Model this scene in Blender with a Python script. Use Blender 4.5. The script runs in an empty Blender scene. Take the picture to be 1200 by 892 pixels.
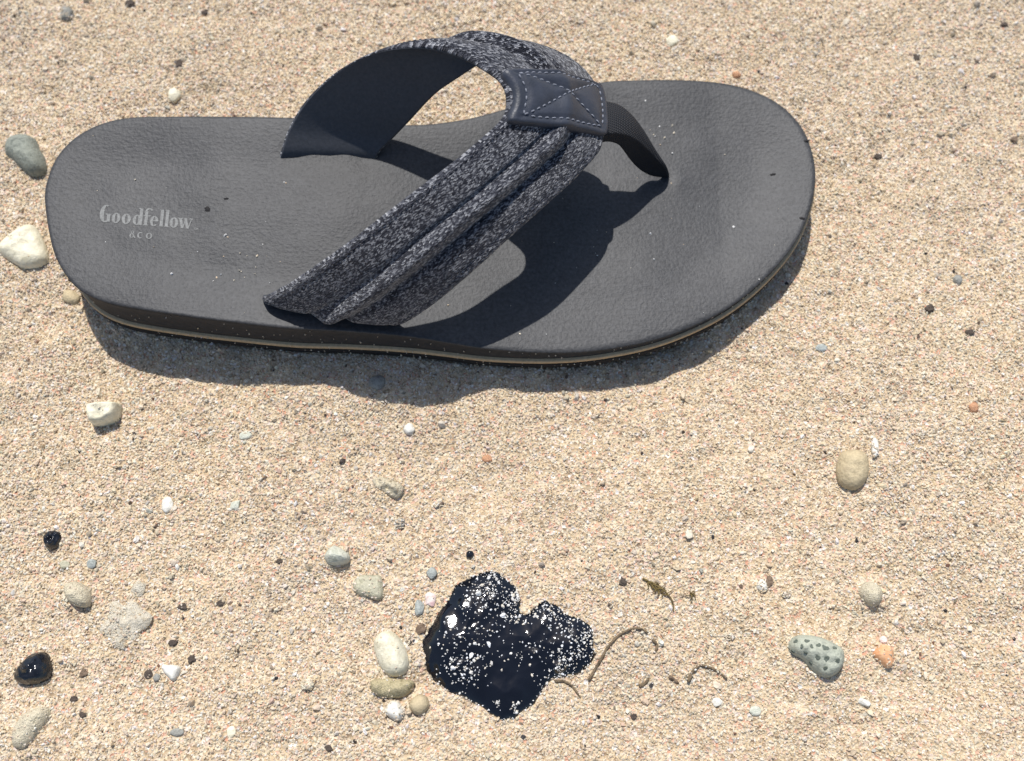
import bpy, bmesh, math, random
import numpy as np
from mathutils import Vector, Matrix, noise

rng = np.random.default_rng(7)
random.seed(7)
S = bpy.context.scene
COL = S.collection

# ------------------------------------------------------------------ camera
FPX, PITCH, HC = 1150.0, math.radians(72), 0.338
D0 = HC / math.sin(PITCH)
CAM = np.array([0, -D0 * math.cos(PITCH), HC])
FW = np.array([0, math.cos(PITCH), -math.sin(PITCH)])
UP = np.array([0, math.sin(PITCH), math.cos(PITCH)])
RT = np.array([1.0, 0, 0])
cd = bpy.data.cameras.new('camera')
cd.sensor_width = 36; cd.lens = 36 * FPX / 1200
cd.clip_start = 0.01; cd.clip_end = 200
cam = bpy.data.objects.new('camera', cd); COL.objects.link(cam)
cam.location = CAM; cam.rotation_euler = (math.pi / 2 - PITCH, 0, 0)
S.camera = cam
cd.dof.use_dof = True; cd.dof.focus_distance = 0.33; cd.dof.aperture_fstop = 9.0

# ------------------------------------------------------------------ light
SUN_EL, SUN_AZ = math.radians(58), math.radians(12)      # azimuth measured from +y towards -x
TO_SUN = Vector((-math.sin(SUN_AZ) * math.cos(SUN_EL), math.cos(SUN_AZ) * math.cos(SUN_EL), math.sin(SUN_EL)))
w = bpy.data.worlds.new('World'); S.world = w; w.use_nodes = True
wn = w.node_tree; bg = wn.nodes['Background']
sky = wn.nodes.new('ShaderNodeTexSky'); sky.sky_type = 'NISHITA'; sky.sun_disc = False
sky.sun_elevation = SUN_EL; sky.sun_rotation = -SUN_AZ
wn.links.new(sky.outputs[0], bg.inputs[0]); bg.inputs[1].default_value = 0.10
sl = bpy.data.lights.new('sun', 'SUN'); sl.energy = 4.0; sl.angle = math.radians(0.55); sl.color = (1, .972, .935)
sun = bpy.data.objects.new('sun', sl); COL.objects.link(sun)
sun.rotation_euler = TO_SUN.to_track_quat('Z', 'Y').to_euler(); sun.location = TO_SUN * 3
S.view_settings.view_transform = 'Standard'; S.view_settings.look = 'None'
S.view_settings.gamma = 1; S.view_settings.exposure = 0.12
S.view_settings.use_curve_mapping = False

# ------------------------------------------------------------------ helpers
def at(px, py, z=0.0):
    "the point at height z seen at this spot of the photograph (1200 x 892)"
    d = FW + RT * (px - 600) / FPX - UP * (py - 446) / FPX
    return CAM + d * (z - CAM[2]) / d[2]

def ground_px(x, y):
    v = np.stack([x, y, np.zeros_like(x)], -1) - CAM
    k = v @ FW
    return 600 + FPX * (v @ RT) / k, 446 - FPX * (v @ UP) / k

def srgb(r, g, b):
    f = lambda c: (c / 255 / 12.92) if c / 255 <= .04045 else ((c / 255 + .055) / 1.055) ** 2.4
    return (f(r), f(g), f(b), 1)

def mesh_obj(name, verts, faces, mat, parent=None, origin=None, smooth=True, uvs=None, kind=None):
    verts = np.asarray(verts, float)
    if origin is None: origin = (0, 0, 0) if parent is None else parent_world(parent)
    origin = np.array(origin, float)
    me = bpy.data.meshes.new(name)
    me.from_pydata((verts - origin).tolist(), [], faces if isinstance(faces, list) else faces.tolist())
    me.update()
    if smooth: me.polygons.foreach_set('use_smooth', [True] * len(me.polygons))
    if uvs is not None:
        ul = me.uv_layers.new(name='UVMap')
        li = np.zeros(len(me.loops), int); me.loops.foreach_get('vertex_index', li)
        ul.data.foreach_set('uv', np.asarray(uvs, float)[li].ravel())
    if mat: me.materials.append(mat)
    o = bpy.data.objects.new(name, me); COL.objects.link(o)
    if parent is not None:
        o.parent = parent; o.location = Vector(origin) - Vector(parent_world(parent))
    else: o.location = origin
    if kind: o['kind'] = kind
    return o

def parent_world(p):
    l = Vector(p.location)
    while p.parent: p = p.parent; l = l + Vector(p.location)
    return l

def tag(o, label=None, cat=None, group=None, kind=None):
    if label: o['label'] = label
    if cat: o['category'] = cat
    if group: o['group'] = group
    if kind: o['kind'] = kind
    return o

def spline(pts, n, closed=False):
    "Catmull-Rom through rows of numbers, n samples per span"
    P = np.asarray(pts, float)
    m = len(P)
    if closed: idx = lambda i: P[i % m]; spans = m
    else:
        idx = lambda i: P[i] if 0 <= i < m else (2 * P[0] - P[1] if i < 0 else 2 * P[-1] - P[-2]); spans = m - 1
    out = []
    for i in range(spans):
        a, b, c, d = idx(i - 1), idx(i), idx(i + 1), idx(i + 2)
        for k in range(n):
            t = k / n
            out.append(.5 * ((2 * b) + (c - a) * t + (2 * a - 5 * b + 4 * c - d) * t * t + (3 * b - a - 3 * c + d) * t ** 3))
    if not closed: out.append(P[-1])
    return np.array(out)

def resample(P, n, closed=False):
    Q = np.vstack([P, P[:1]]) if closed else P
    s = np.concatenate([[0], np.cumsum(np.linalg.norm(np.diff(Q, axis=0), axis=1))])
    t = np.linspace(0, s[-1], n, endpoint=not closed)
    return np.stack([np.interp(t, s, Q[:, k]) for k in range(Q.shape[1])], 1)

def grid_faces(nu, nv, flip=False, wrap=False):
    f = []
    for i in range(nu - 1):
        for j in range(nv if wrap else nv - 1):
            k = (j + 1) % nv
            q = (i * nv + j, i * nv + k, (i + 1) * nv + k, (i + 1) * nv + j)
            f.append(q[::-1] if flip else q)
    return f

def inside_poly(x, y, poly):
    r = np.zeros(x.shape, bool); n = len(poly)
    for i in range(n):
        x0, y0 = poly[i]; x1, y1 = poly[(i + 1) % n]
        if y0 == y1: continue
        c = ((y0 > y) != (y1 > y)) & (x < (x1 - x0) * (y - y0) / (y1 - y0) + x0)
        r ^= c
    return r

def dist_poly(x, y, poly):
    d = np.full(x.shape, 1e9); n = len(poly)
    for i in range(n):
        a = np.array(poly[i]); b = np.array(poly[(i + 1) % n]); ab = b - a
        L = ab @ ab
        if L == 0: continue
        t = np.clip(((x - a[0]) * ab[0] + (y - a[1]) * ab[1]) / L, 0, 1)
        d = np.minimum(d, np.hypot(x - a[0] - t * ab[0], y - a[1] - t * ab[1]))
    return d

def vnoise(x, y, scale, seed=0):
    "smooth value noise in about -1..1 on numpy arrays"
    r = np.random.default_rng(seed + 100); G = r.uniform(-1, 1, (128, 128))
    u = np.asarray(x) / scale + 37.3; v = np.asarray(y) / scale + 51.7
    i = np.floor(u).astype(int); j = np.floor(v).astype(int); fu = u - i; fv = v - j
    fu = fu * fu * (3 - 2 * fu); fv = fv * fv * (3 - 2 * fv)
    g = lambda a, b: G[a % 128, b % 128]
    return (g(i, j) * (1 - fu) * (1 - fv) + g(i + 1, j) * fu * (1 - fv) + g(i, j + 1) * (1 - fu) * fv + g(i + 1, j + 1) * fu * fv)

# ------------------------------------------------------------------ materials
class NT:
    def __init__(s, name):
        s.m = bpy.data.materials.new(name); s.m.use_nodes = True
        s.t = s.m.node_tree; s.b = s.t.nodes['Principled BSDF']
    def n(s, typ, **kw):
        x = s.t.nodes.new(typ)
        for k, v in kw.items():
            if k.startswith('_'): setattr(x, k[1:], v)
            else: x.inputs[k.replace('_', ' ')].default_value = v
        return x
    def l(s, a, b): s.t.links.new(a, b)
    def set(s, **kw):
        for k, v in kw.items(): s.b.inputs[k.replace('_', ' ')].default_value = v
        return s
    def ramp(s, fac, stops, interp='LINEAR'):
        r = s.t.nodes.new('ShaderNodeValToRGB'); e = r.color_ramp.elements; r.color_ramp.interpolation = interp
        while len(e) > len(stops): e.remove(e[-1])
        while len(e) < len(stops): e.new(1)
        for q, (p, c) in zip(e, stops): q.position = p; q.color = c
        s.l(fac, r.inputs[0]); return r.outputs[0]
    def bump(s, h, strength, dist, normal=None):
        b = s.n('ShaderNodeBump', Strength=strength, Distance=dist); s.l(h, b.inputs['Height'])
        if normal is not None: s.l(normal, b.inputs['Normal'])
        s.l(b.outputs[0], s.b.inputs['Normal']); return b.outputs[0]
    def mix(s, a, b, fac, mode='MIX'):
        m = s.t.nodes.new('ShaderNodeMix'); m.data_type = 'RGBA'; m.blend_type = mode
        for v, i in ((a, 6), (b, 7), (fac, 0)):
            if hasattr(v, 'is_linked'): s.l(v, m.inputs[i])
            else: m.inputs[i].default_value = v
        return m.outputs[2]
    def obj(s): return s.n('ShaderNodeTexCoord').outputs['Object']
    def noise(s, vec, scale, detail=3, rough=.55):
        x = s.n('ShaderNodeTexNoise', Scale=scale, Detail=detail, Roughness=rough)
        if vec is not None: s.l(vec, x.inputs['Vector'])
        return x.outputs['Fac']

SAND = srgb(226, 205, 172)
def m_ground():
    t = NT('sand_bed'); o = t.obj()
    v = t.n('ShaderNodeTexVoronoi', Scale=900.0); t.l(o, v.inputs['Vector'])
    r = t.n('ShaderNodeSeparateColor'); t.l(v.outputs['Color'], r.inputs[0])
    c = t.ramp(r.outputs[0], [(0, srgb(150, 128, 105)), (.15, srgb(205, 180, 145)), (.5, srgb(222, 200, 165)), (.8, srgb(235, 220, 195)), (.93, srgb(215, 160, 130)), (1, srgb(245, 240, 230))])
    c = t.mix(c, (.93, .93, .93, 1), 1.0, 'MULTIPLY')
    t.l(c, t.b.inputs['Base Color']); t.set(Roughness=.9, Specular_IOR_Level=.2)
    t.bump(v.outputs['Distance'], 1.0, .0006); return t.m

def m_grain():
    t = NT('sand_grain')
    a = t.n('ShaderNodeAttribute', _attribute_type='INSTANCER', _attribute_name='gcol')
    t.l(a.outputs['Color'], t.b.inputs['Base Color'])
    t.set(Roughness=.55, Specular_IOR_Level=.35)
    tr = t.n('ShaderNodeBsdfTranslucent'); t.l(a.outputs['Color'], tr.inputs['Color'])
    mx = t.n('ShaderNodeMixShader'); mx.inputs[0].default_value = .10; t.l(t.b.outputs[0], mx.inputs[1]); t.l(tr.outputs[0], mx.inputs[2])
    t.l(mx.outputs[0], t.t.nodes['Material Output'].inputs['Surface']); return t.m

def m_footbed():
    t = NT('dark_grey_foam'); o = t.obj()
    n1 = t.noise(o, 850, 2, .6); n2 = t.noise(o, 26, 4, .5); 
    mp = t.n('ShaderNodeMapping'); mp.inputs['Scale'].default_value = (140, 900, 400); t.l(o, mp.inputs[0])
    n3 = t.noise(mp.outputs[0], 1, 3)
    n4 = t.noise(o, 260, 3, .6)
    c = t.ramp(n1, [(.25, srgb(49, 49, 50)), (.75, srgb(72, 72, 73))])
    c2 = t.ramp(n2, [(.32, (.80, .80, .81, 1)), (.5, (.97, .97, .97, 1)), (.68, (1.24, 1.22, 1.19, 1))])  # broad pale patches: sheen painted into the colour, together with dusty wear
    c3 = t.ramp(n3, [(.3, (.94, .94, .94, 1)), (.7, (1.05, 1.05, 1.05, 1))])
    c4 = t.ramp(n4, [(.3, (.93, .93, .93, 1)), (.7, (1.05, 1.05, 1.05, 1))])
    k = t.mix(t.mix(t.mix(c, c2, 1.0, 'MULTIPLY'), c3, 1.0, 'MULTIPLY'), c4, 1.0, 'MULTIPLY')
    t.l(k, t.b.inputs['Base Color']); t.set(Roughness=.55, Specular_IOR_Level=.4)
    s = t.n('ShaderNodeMath', _operation='ADD'); t.l(n1, s.inputs[0]); n5 = t.n('ShaderNodeMath', _operation='MULTIPLY'); n5.inputs[1].default_value = .45; t.l(n3, n5.inputs[0]); t.l(n5.outputs[0], s.inputs[1])
    t.bump(s.outputs[0], .55, .00035); return t.m

def m_plain(name, col, rough=.6, spec=.4, nscale=600, nstr=.3, dist=.0003, var=.15):
    t = NT(name); o = t.obj(); n = t.noise(o, nscale, 3, .6)
    lo = tuple(c * (1 - var) for c in col[:3]) + (1,); hi = tuple(min(1, c * (1 + var)) for c in col[:3]) + (1,)
    t.l(t.ramp(n, [(.3, lo), (.7, hi)]), t.b.inputs['Base Color'])
    t.set(Roughness=rough, Specular_IOR_Level=spec); t.bump(n, nstr, dist); return t.m

def m_fabric():
    # heathered knit: staggered V stitches, each strand its own shade
    t = NT('heathered_fabric'); uv = t.n('ShaderNodeTexCoord').outputs['UV']
    def math_(op, a, b=None, c=None):
        m = t.n('ShaderNodeMath', _operation=op)
        for i, v in enumerate((a, b, c)):
            if v is None: continue
            if hasattr(v, 'is_linked'): t.l(v, m.inputs[i])
            else: m.inputs[i].default_value = v
        return m.outputs[0]
    wob = t.n('ShaderNodeTexNoise', Scale=420.0, Detail=2.0); t.l(uv, wob.inputs['Vector'])
    ws = t.n('ShaderNodeSeparateColor'); t.l(wob.outputs['Color'], ws.inputs[0])
    sx = t.n('ShaderNodeSeparateXYZ'); t.l(uv, sx.inputs[0])
    x = math_('MULTIPLY_ADD', ws.outputs[0], .00035, sx.outputs[0]); y = math_('MULTIPLY_ADD', ws.outputs[1], .00025, sx.outputs[1])
    y = math_('MULTIPLY', y, 1 / .00084); x = math_('MULTIPLY', x, 1 / .00066)
    chev = math_('MULTIPLY', math_('ABSOLUTE', math_('SUBTRACT', math_('FRACT', y), .5)), 1.5)
    x2 = math_('ADD', x, chev)
    cb = t.n('ShaderNodeCombineXYZ'); t.l(math_('FLOOR', x2), cb.inputs[0]); t.l(math_('FLOOR', math_('MULTIPLY', y, 2)), cb.inputs[1])
    wn_ = t.n('ShaderNodeTexWhiteNoise', _noise_dimensions='2D'); t.l(cb.outputs[0], wn_.inputs['Vector'])
    fine = t.noise(uv, 3200, 2, .6); big = t.noise(uv, 260, 3, .6)
    f = math_('MULTIPLY_ADD', fine, .5, math_('MULTIPLY', wn_.outputs['Value'], .62))
    f = math_('MULTIPLY_ADD', math_('SUBTRACT', big, .5), .12, f)
    c = t.ramp(f, [(.10, srgb(27, 28, 34)), (.45, srgb(43, 44, 52)), (.60, srgb(76, 77, 85)), (.74, srgb(124, 125, 130)), (.92, srgb(188, 188, 190))])
    t.l(c, t.b.inputs['Base Color']); t.set(Roughness=.85, Specular_IOR_Level=.15, Sheen_Weight=.25, Sheen_Roughness=.4)
    h = math_('MULTIPLY', math_('SINE', math_('MULTIPLY', math_('FRACT', x2), math.pi)), math_('SINE', math_('MULTIPLY', math_('FRACT', math_('MULTIPLY', y, 2)), math.pi)))
    h = math_('MULTIPLY_ADD', fine, .4, h)
    t.bump(h, .8, .00035); return t.m

def m_webbing():
    t = NT('ribbed_webbing'); uv = t.n('ShaderNodeTexCoord').outputs['UV']
    wv = t.n('ShaderNodeTexWave', Scale=420.0, Distortion=.6); t.l(uv, wv.inputs['Vector'])
    mp = t.n('ShaderNodeMapping'); mp.inputs['Rotation'].default_value = (0, 0, math.pi / 2); t.l(uv, mp.inputs[0])
    w2 = t.n('ShaderNodeTexWave', Scale=330.0, Distortion=.6); t.l(mp.outputs[0], w2.inputs['Vector'])
    s = t.n('ShaderNodeMath', _operation='MULTIPLY'); t.l(wv.outputs['Fac'], s.inputs[0]); t.l(w2.outputs['Fac'], s.inputs[1])
    t.l(t.ramp(s.outputs[0], [(0, srgb(30, 31, 35)), (1, srgb(60, 62, 68))]), t.b.inputs['Base Color'])
    t.set(Roughness=.6, Specular_IOR_Level=.3); t.bump(s.outputs[0], .8, .0005); return t.m

def m_leather():
    t = NT('navy_grey_leather'); o = t.obj()
    v = t.n('ShaderNodeTexVoronoi', Scale=1500.0); t.l(o, v.inputs['Vector']); n = t.noise(o, 160, 3)
    t.l(t.ramp(n, [(.3, srgb(47, 51, 60)), (.7, srgb(62, 66, 77))]), t.b.inputs['Base Color'])
    t.set(Roughness=.47, Specular_IOR_Level=.45); t.bump(v.outputs['Distance'], .22, .0002); return t.m

def m_tar():
    t = NT('glossy_black_tar'); o = t.obj()
    n = t.noise(o, 170, 3, .5); n2 = t.noise(o, 900, 2, .5)
    t.set(Base_Color=(.006, .007, .011, 1), Roughness=.07, Specular_IOR_Level=.6)
    t.l(t.ramp(n2, [(.35, (.04,) * 3 + (1,)), (.75, (.11,) * 3 + (1,))]), t.b.inputs['Roughness'])
    b = t.bump(n, .12, .0010); t.bump(n2, .10, .0003, b); return t.m

def m_stone(name, cols, scale=300, bump=.5, rough=.8, speck=None, speck_amt=.1):
    t = NT(name); o = t.obj()
    n = t.noise(o, scale, 4, .65); n2 = t.noise(o, scale * 4, 3, .6)
    c = t.ramp(n, [(.3 + .4 * i / max(1, len(cols) - 1), k) for i, k in enumerate(cols)])
    c2 = t.ramp(n2, [(.25, (.82, .82, .82, 1)), (.75, (1.1, 1.1, 1.1, 1))])
    k = t.mix(c, c2, 1.0, 'MULTIPLY')
    if speck:
        v = t.n('ShaderNodeTexVoronoi', Scale=scale * 1.6); t.l(o, v.inputs['Vector'])
        f = t.ramp(v.outputs['Distance'], [(speck_amt, (1, 1, 1, 1)), (speck_amt + .12, (0, 0, 0, 1))])
        k = t.mix(k, speck, f)
    t.l(k, t.b.inputs['Base Color']); t.set(Roughness=rough, Specular_IOR_Level=.35)
    s = t.n('ShaderNodeMath', _operation='ADD'); t.l(n, s.inputs[0]); t.l(n2, s.inputs[1])
    t.bump(s.outputs[0], bump, .0008); return t.m

M = dict(
    ground=m_ground(), grain=m_grain(), footbed=m_footbed(), fabric=m_fabric(), webbing=m_webbing(),
    leather=m_leather(), tar=m_tar(),
    lining=m_plain('black_lining', srgb(76, 78, 83), .55, .35, 900, .25, .0003),
    stripe=m_plain('tan_stripe', srgb(192, 168, 134), .8, .2, 900, .3),
    rubber=m_plain('dark_rubber', srgb(40, 38, 38), .75, .25, 700, .4),
    sidewall=m_plain('shade_darkened_side_foam', srgb(54, 53, 54), .75, .25, 500, .5, .0004, .2),  # footbed foam again, darker: shade on the sole wall put into its colour
    thread=m_plain('pale_thread', srgb(134, 137, 146), .7, .2, 2500, .5, .0001),
    print=m_plain('pale_print', srgb(128, 128, 125), .6, .3, 1400, .1, .0001, .3),
)

# ------------------------------------------------------------------ sandal outline and heights
TOPPX = [(52, 235), (56, 207), (68, 181), (90, 159), (120, 144), (155, 137), (205, 136), (260, 136), (330, 137), (400, 141), (478, 146), (535, 141), (586, 129), (645, 110), (703, 96), (745, 93.5), (790, 93), (840, 96), (880, 105), (914, 122), (938, 146), (951, 174), (956, 205), (951, 240), (934, 281), (904, 319), (864, 354), (820, 379), (765, 399), (700, 411), (640, 413.5), (573, 409), (520, 401), (472, 394), (400, 388), (337, 384.5), (270, 377), (202, 368), (135, 357), (100, 344), (78, 324), (61, 290)]
def ztop(px):
    return np.interp(px, [50, 200, 330, 480, 600, 700, 850, 930, 960], [.0265, .0262, .0245, .0215, .0185, .0168, .0162, .0175, .0185])
outline = np.array([at(x, y, float(ztop(x))) for x, y in TOPPX])
outline = resample(spline(outline, 12, True), 288, True)
ZX = [at(x, 250, .02)[0] for x in (50, 200, 330, 480, 600, 700, 850, 930, 960)]
def ztop_w(x): return np.interp(x, ZX, [.0265, .0262, .0245, .0215, .0185, .0168, .0162, .0175, .0185])
out_poly = outline[:, :2]
spine = np.array([at(165, 245, .025), at(800, 245, .017)])[:, :2]

def bumpf(x, y, cx, cy, r, a): return a * np.exp(-((x - cx) ** 2 + (y - cy) ** 2) / r ** 2)
PUCK = [(*at(a, b, .016)[:2], r, h) for a, b, r, h in ((780, 207, .0028, -.0011), (790, 209, .005, .0005), (755, 330, .018, .0008), (860, 200, .02, -.0008), (700, 150, .02, -.0005), (860, 300, .012, .0004))]
PUCK += [(*at(a, b, .024)[:2], r, h) for a, b, r, h in ((345, 180, .004, -.0006), (385, 180, .004, -.0006), (425, 181, .004, -.0006), (190, 200, .02, -.0006), (250, 190, .014, .0006), (420, 230, .02, .0006))]
def foot_z(x, y):
    "height of the footbed: dished, with soft swells"
    d = np.clip(dist_poly(np.asarray(x), np.asarray(y), out_poly[::4]) / .022, 0, 1)
    dish = -.0016 * (d * d * (3 - 2 * d))
    und = .00055 * vnoise(x, y, .045, 3) * d + .0003 * vnoise(x, y, .02, 4) * d
    und = und + .0002 * vnoise(x, y, .010, 5) * d * np.clip(vnoise(x, y, .05, 6) + .3, 0, 1)
    for a_, b_, r_, h_ in PUCK: und = und + bumpf(x, y, a_, b_, r_, h_)
    return ztop_w(x) + dish + und

# ------------------------------------------------------------------ sand sheet
def bumpf(x, y, cx, cy, r, a): return a * np.exp(-((x - cx) ** 2 + (y - cy) ** 2) / r ** 2)
tarpx = [(493, 761), (494, 751), (503, 733), (515.6, 713), (525.7, 694), (538, 682), (551, 674), (568.6, 669), (583.7, 669), (596, 678), (607.7, 690), (611.5, 705), (611.5, 718), (619, 716), (629, 707), (639, 702), (652, 708), (662, 717), (682, 723), (697, 736), (698.5, 753), (696, 774), (682, 789), (667, 793), (649, 798), (637, 809), (626.6, 827), (611.5, 839), (594, 848), (578.7, 843), (566, 832), (546, 822), (525.7, 813), (510.5, 801), (498, 786)]
tar_poly = np.array([at(x, y, .001) for x, y in tarpx])[:, :2]
tar_poly = resample(spline(tar_poly, 8, True), 260, True)
_c = tar_poly.mean(0); _r = np.random.default_rng(5)
_w = np.interp(np.arange(260), np.arange(0, 260, 4), _r.uniform(-1, 1, 65), period=260) * .00045 + _r.uniform(-1, 1, 260) * .00012
tar_poly = tar_poly + (tar_poly - _c) / np.linalg.norm(tar_poly - _c, axis=1)[:, None] * _w[:, None]
dents = [(375, 450, .014, .0022), (440, 462, .016, .0032), (505, 462, .010, .0012), (180, 425, .014, -.001), (325, 425, .010, .0032), (250, 445, .012, .0005), (420, 430, .012, .001), (670, 440, .02, .002), (600, 440, .012, .001),
         (60, 390, .006, -.002), (62, 402, .007, .0022), (8, 425, .007, -.0025), (14, 440, .007, .002), (178, 488, .005, -.0022), (172, 500, .006, .001),
         (110, 600, .03, .0015), (900, 600, .05, .002), (1100, 760, .05, -.002), (350, 800, .04, .0015), (1000, 100, .05, .0015),
         (820, 800, .02, -.001), (815, 800, .006, .0012), (735, 760, .012, .0015), (925, 822, .006, -.0012), (920, 838, .007, .0013), (263, 565, .004, -.0014), (247, 522, .004, -.0012), (760, 560, .03, .0015)]
dents = [(*at(a, b)[:2], r, h) for a, b, r, h in dents]
BANK = [(28, 181, 24, .0012), (28, 289, 30, .0008), (998, 550, 24, .0010), (955, 768, 32, .0012), (35, 783, 24, .0010), (57, 631, 13, .0008), (90, 695, 16, .0014), (143, 730, 34, .0012), (33, 852, 30, .0018), (393, 652, 15, .0012),
        (432, 690, 19, .0010), (460, 767, 26, .0010), (458, 806, 25, .0012), (455, 572, 19, .0012), (1036, 769, 14, .0010), (1020, 697, 15, .0014), (462, 833, 12, .0004), (492, 826, 12, .0005), (198, 787, 12, .0008)]
BANK = [(*at(a, b)[:2], r * .00036, h) for a, b, r, h in BANK]
def sand_z(x, y):
    z = sand_z0(x, y); x = np.asarray(x, float); y = np.asarray(y, float)
    for cx, cy, r, h in BANK:
        z = z + h * np.exp(-(((x - cx) ** 2 + (y - cy) ** 2) / r ** 2) ** 2) * (1 + .5 * vnoise(x, y, .004, 41))
    if x.ndim:
        m = (np.abs(x + .03) < .17) & (np.abs(y - .065) < .09)
        if m.any():
            d = dist_poly(x[m], y[m], out_poly[::4]); k = np.clip(vnoise(x[m], y[m], .014, 42) + .15, 0, 1)
            z = np.array(z); z[m] += .0013 * k * np.exp(-d / .004) + .0005 * vnoise(x[m], y[m], .005, 43) * np.exp(-d / .01)
    return z
def sand_z0(x, y):
    x = np.asarray(x, float); y = np.asarray(y, float)
    z = .0020 * vnoise(x, y, .055, 11) + .0012 * vnoise(x, y, .022, 12) + .0007 * vnoise(x, y, .009, 13)
    z = z - .0009 * np.clip(vnoise(x, y, .006, 15) - .45, 0, 1) * 2 + .0004 * vnoise(x, y, .0035, 16)
    for cx, cy, r, a in dents: z = z + bumpf(x, y, cx, cy, r, a)
    far = np.hypot(x, y)
    z = z + np.clip((far - .5) / 2, 0, 1) * (.02 * vnoise(x, y, .6, 14))
    return z
def axis(lo, hi, step, far):
    c = np.arange(lo, hi + step / 2, step); g = [step]
    e = []; p = 0
    while p < far: g.append(g[-1] * 1.28); p += g[-1]; e.append(p)
    e = np.array(e); return np.concatenate([(lo - e)[::-1], c, hi + e])
gx = axis(-.32, .32, .0013, 60); gy = axis(-.22, .30, .0013, 60)
XX, YY = np.meshgrid(gx, gy, indexing='ij')
ZZ = sand_z(XX, YY)
ins = inside_poly(XX, YY, out_poly[::3])
dd = dist_poly(XX[ins], YY[ins], out_poly[::3])
ZZ[ins] = np.minimum(ZZ[ins], .0005 + 0 * dd) - np.clip(dd / .01, 0, 1) * .002
nx, ny = XX.shape
ii = np.arange(nx * ny).reshape(nx, ny)
F = np.stack([ii[:-1, :-1], ii[1:, :-1], ii[1:, 1:], ii[:-1, 1:]], -1).reshape(-1, 4)
g = mesh_obj('sand', np.stack([XX, YY, ZZ], -1).reshape(-1, 3), F, M['ground'])
tag(g, 'pale tan coral sand beach surface', kind='structure')

# ------------------------------------------------------------------ grains (stuff, geometry nodes)
def grain_tree(name, subdiv=1):
    ng = bpy.data.node_groups.new(name, 'GeometryNodeTree')
    ng.interface.new_socket('Geometry', in_out='INPUT', socket_type='NodeSocketGeometry')
    ng.interface.new_socket('Geometry', in_out='OUTPUT', socket_type='NodeSocketGeometry')
    N = ng.nodes; L = ng.links
    gi = N.new('NodeGroupInput'); go = N.new('NodeGroupOutput')
    g2i = N.new('GeometryNodeGeometryToInstance')
    for k in range(7):
        ico = N.new('GeometryNodeMeshIcoSphere'); ico.inputs['Radius'].default_value = 1; ico.inputs['Subdivisions'].default_value = 1 if k % 3 else 2
        sp = N.new('GeometryNodeSetPosition')
        nt = N.new('ShaderNodeTexNoise'); nt.noise_dimensions = '4D'; nt.inputs['W'].default_value = k * 7.3; nt.inputs['Scale'].default_value = .9
        nt.inputs['Detail'].default_value = 1
        sub = N.new('ShaderNodeVectorMath'); sub.operation = 'SUBTRACT'; sub.inputs[1].default_value = (.5, .5, .5)
        L.new(nt.outputs['Color'], sub.inputs[0])
        sc = N.new('ShaderNodeVectorMath'); sc.operation = 'SCALE'; sc.inputs['Scale'].default_value = 2.1
        L.new(sub.outputs[0], sc.inputs[0])
        L.new(ico.outputs['Mesh'], sp.inputs['Geometry']); L.new(sc.outputs[0], sp.inputs['Offset'])
        tr = N.new('GeometryNodeTransform'); tr.inputs['Scale'].default_value = (1, .62 + .07 * (k % 4), .55 + .08 * (k % 3))
        L.new(sp.outputs[0], tr.inputs['Geometry'])
        sm = N.new('GeometryNodeSetMaterial'); sm.inputs['Material'].default_value = M['grain']
        L.new(tr.outputs[0], sm.inputs['Geometry'])
        L.new(sm.outputs[0], g2i.inputs[0])
    iop = N.new('GeometryNodeInstanceOnPoints'); iop.inputs['Pick Instance'].default_value = True
    L.new(gi.outputs[0], iop.inputs['Points']); L.new(g2i.outputs[0], iop.inputs['Instance'])
    def attr(nm, dt):
        a = N.new('GeometryNodeInputNamedAttribute'); a.data_type = dt; a.inputs['Name'].default_value = nm; return a.outputs[0]
    L.new(attr('gpick', 'INT'), iop.inputs['Instance Index'])
    L.new(attr('grot', 'FLOAT_VECTOR'), iop.inputs['Rotation'])
    L.new(attr('gsize', 'FLOAT'), iop.inputs['Scale'])
    L.new(iop.outputs[0], go.inputs[0])
    return ng
GT = grain_tree('grain_scatter')

def grains(name, P, size, colors, parent=None, label=None, flat=False):
    P = np.asarray(P, float); n = len(P)
    me = bpy.data.meshes.new(name); me.vertices.add(n)
    org = np.array(parent_world(parent)) if parent else np.zeros(3)
    me.vertices.foreach_set('co', (P - org).astype(np.float32).ravel())
    a = me.attributes.new('gsize', 'FLOAT', 'POINT'); a.data.foreach_set('value', np.asarray(size, np.float32))
    a = me.attributes.new('gpick', 'INT', 'POINT'); a.data.foreach_set('value', rng.integers(0, 7, n).astype(np.int32))
    r = rng.uniform(0, 2 * math.pi, (n, 3)); 
    if flat: r[:, :2] = rng.normal(0, .25, (n, 2))
    a = me.attributes.new('grot', 'FLOAT_VECTOR', 'POINT'); a.data.foreach_set('vector', r.astype(np.float32).ravel())
    a = me.attributes.new('gcol', 'FLOAT_COLOR', 'POINT'); a.data.foreach_set('color', np.hstack([colors, np.ones((n, 1))]).astype(np.float32).ravel())
    me.materials.append(M['grain'])
    o = bpy.data.objects.new(name, me); COL.objects.link(o)
    if parent: o.parent = parent
    md = o.modifiers.new('scatter', 'NODES'); md.node_group = GT
    tag(o, label, kind='stuff'); return o

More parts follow.
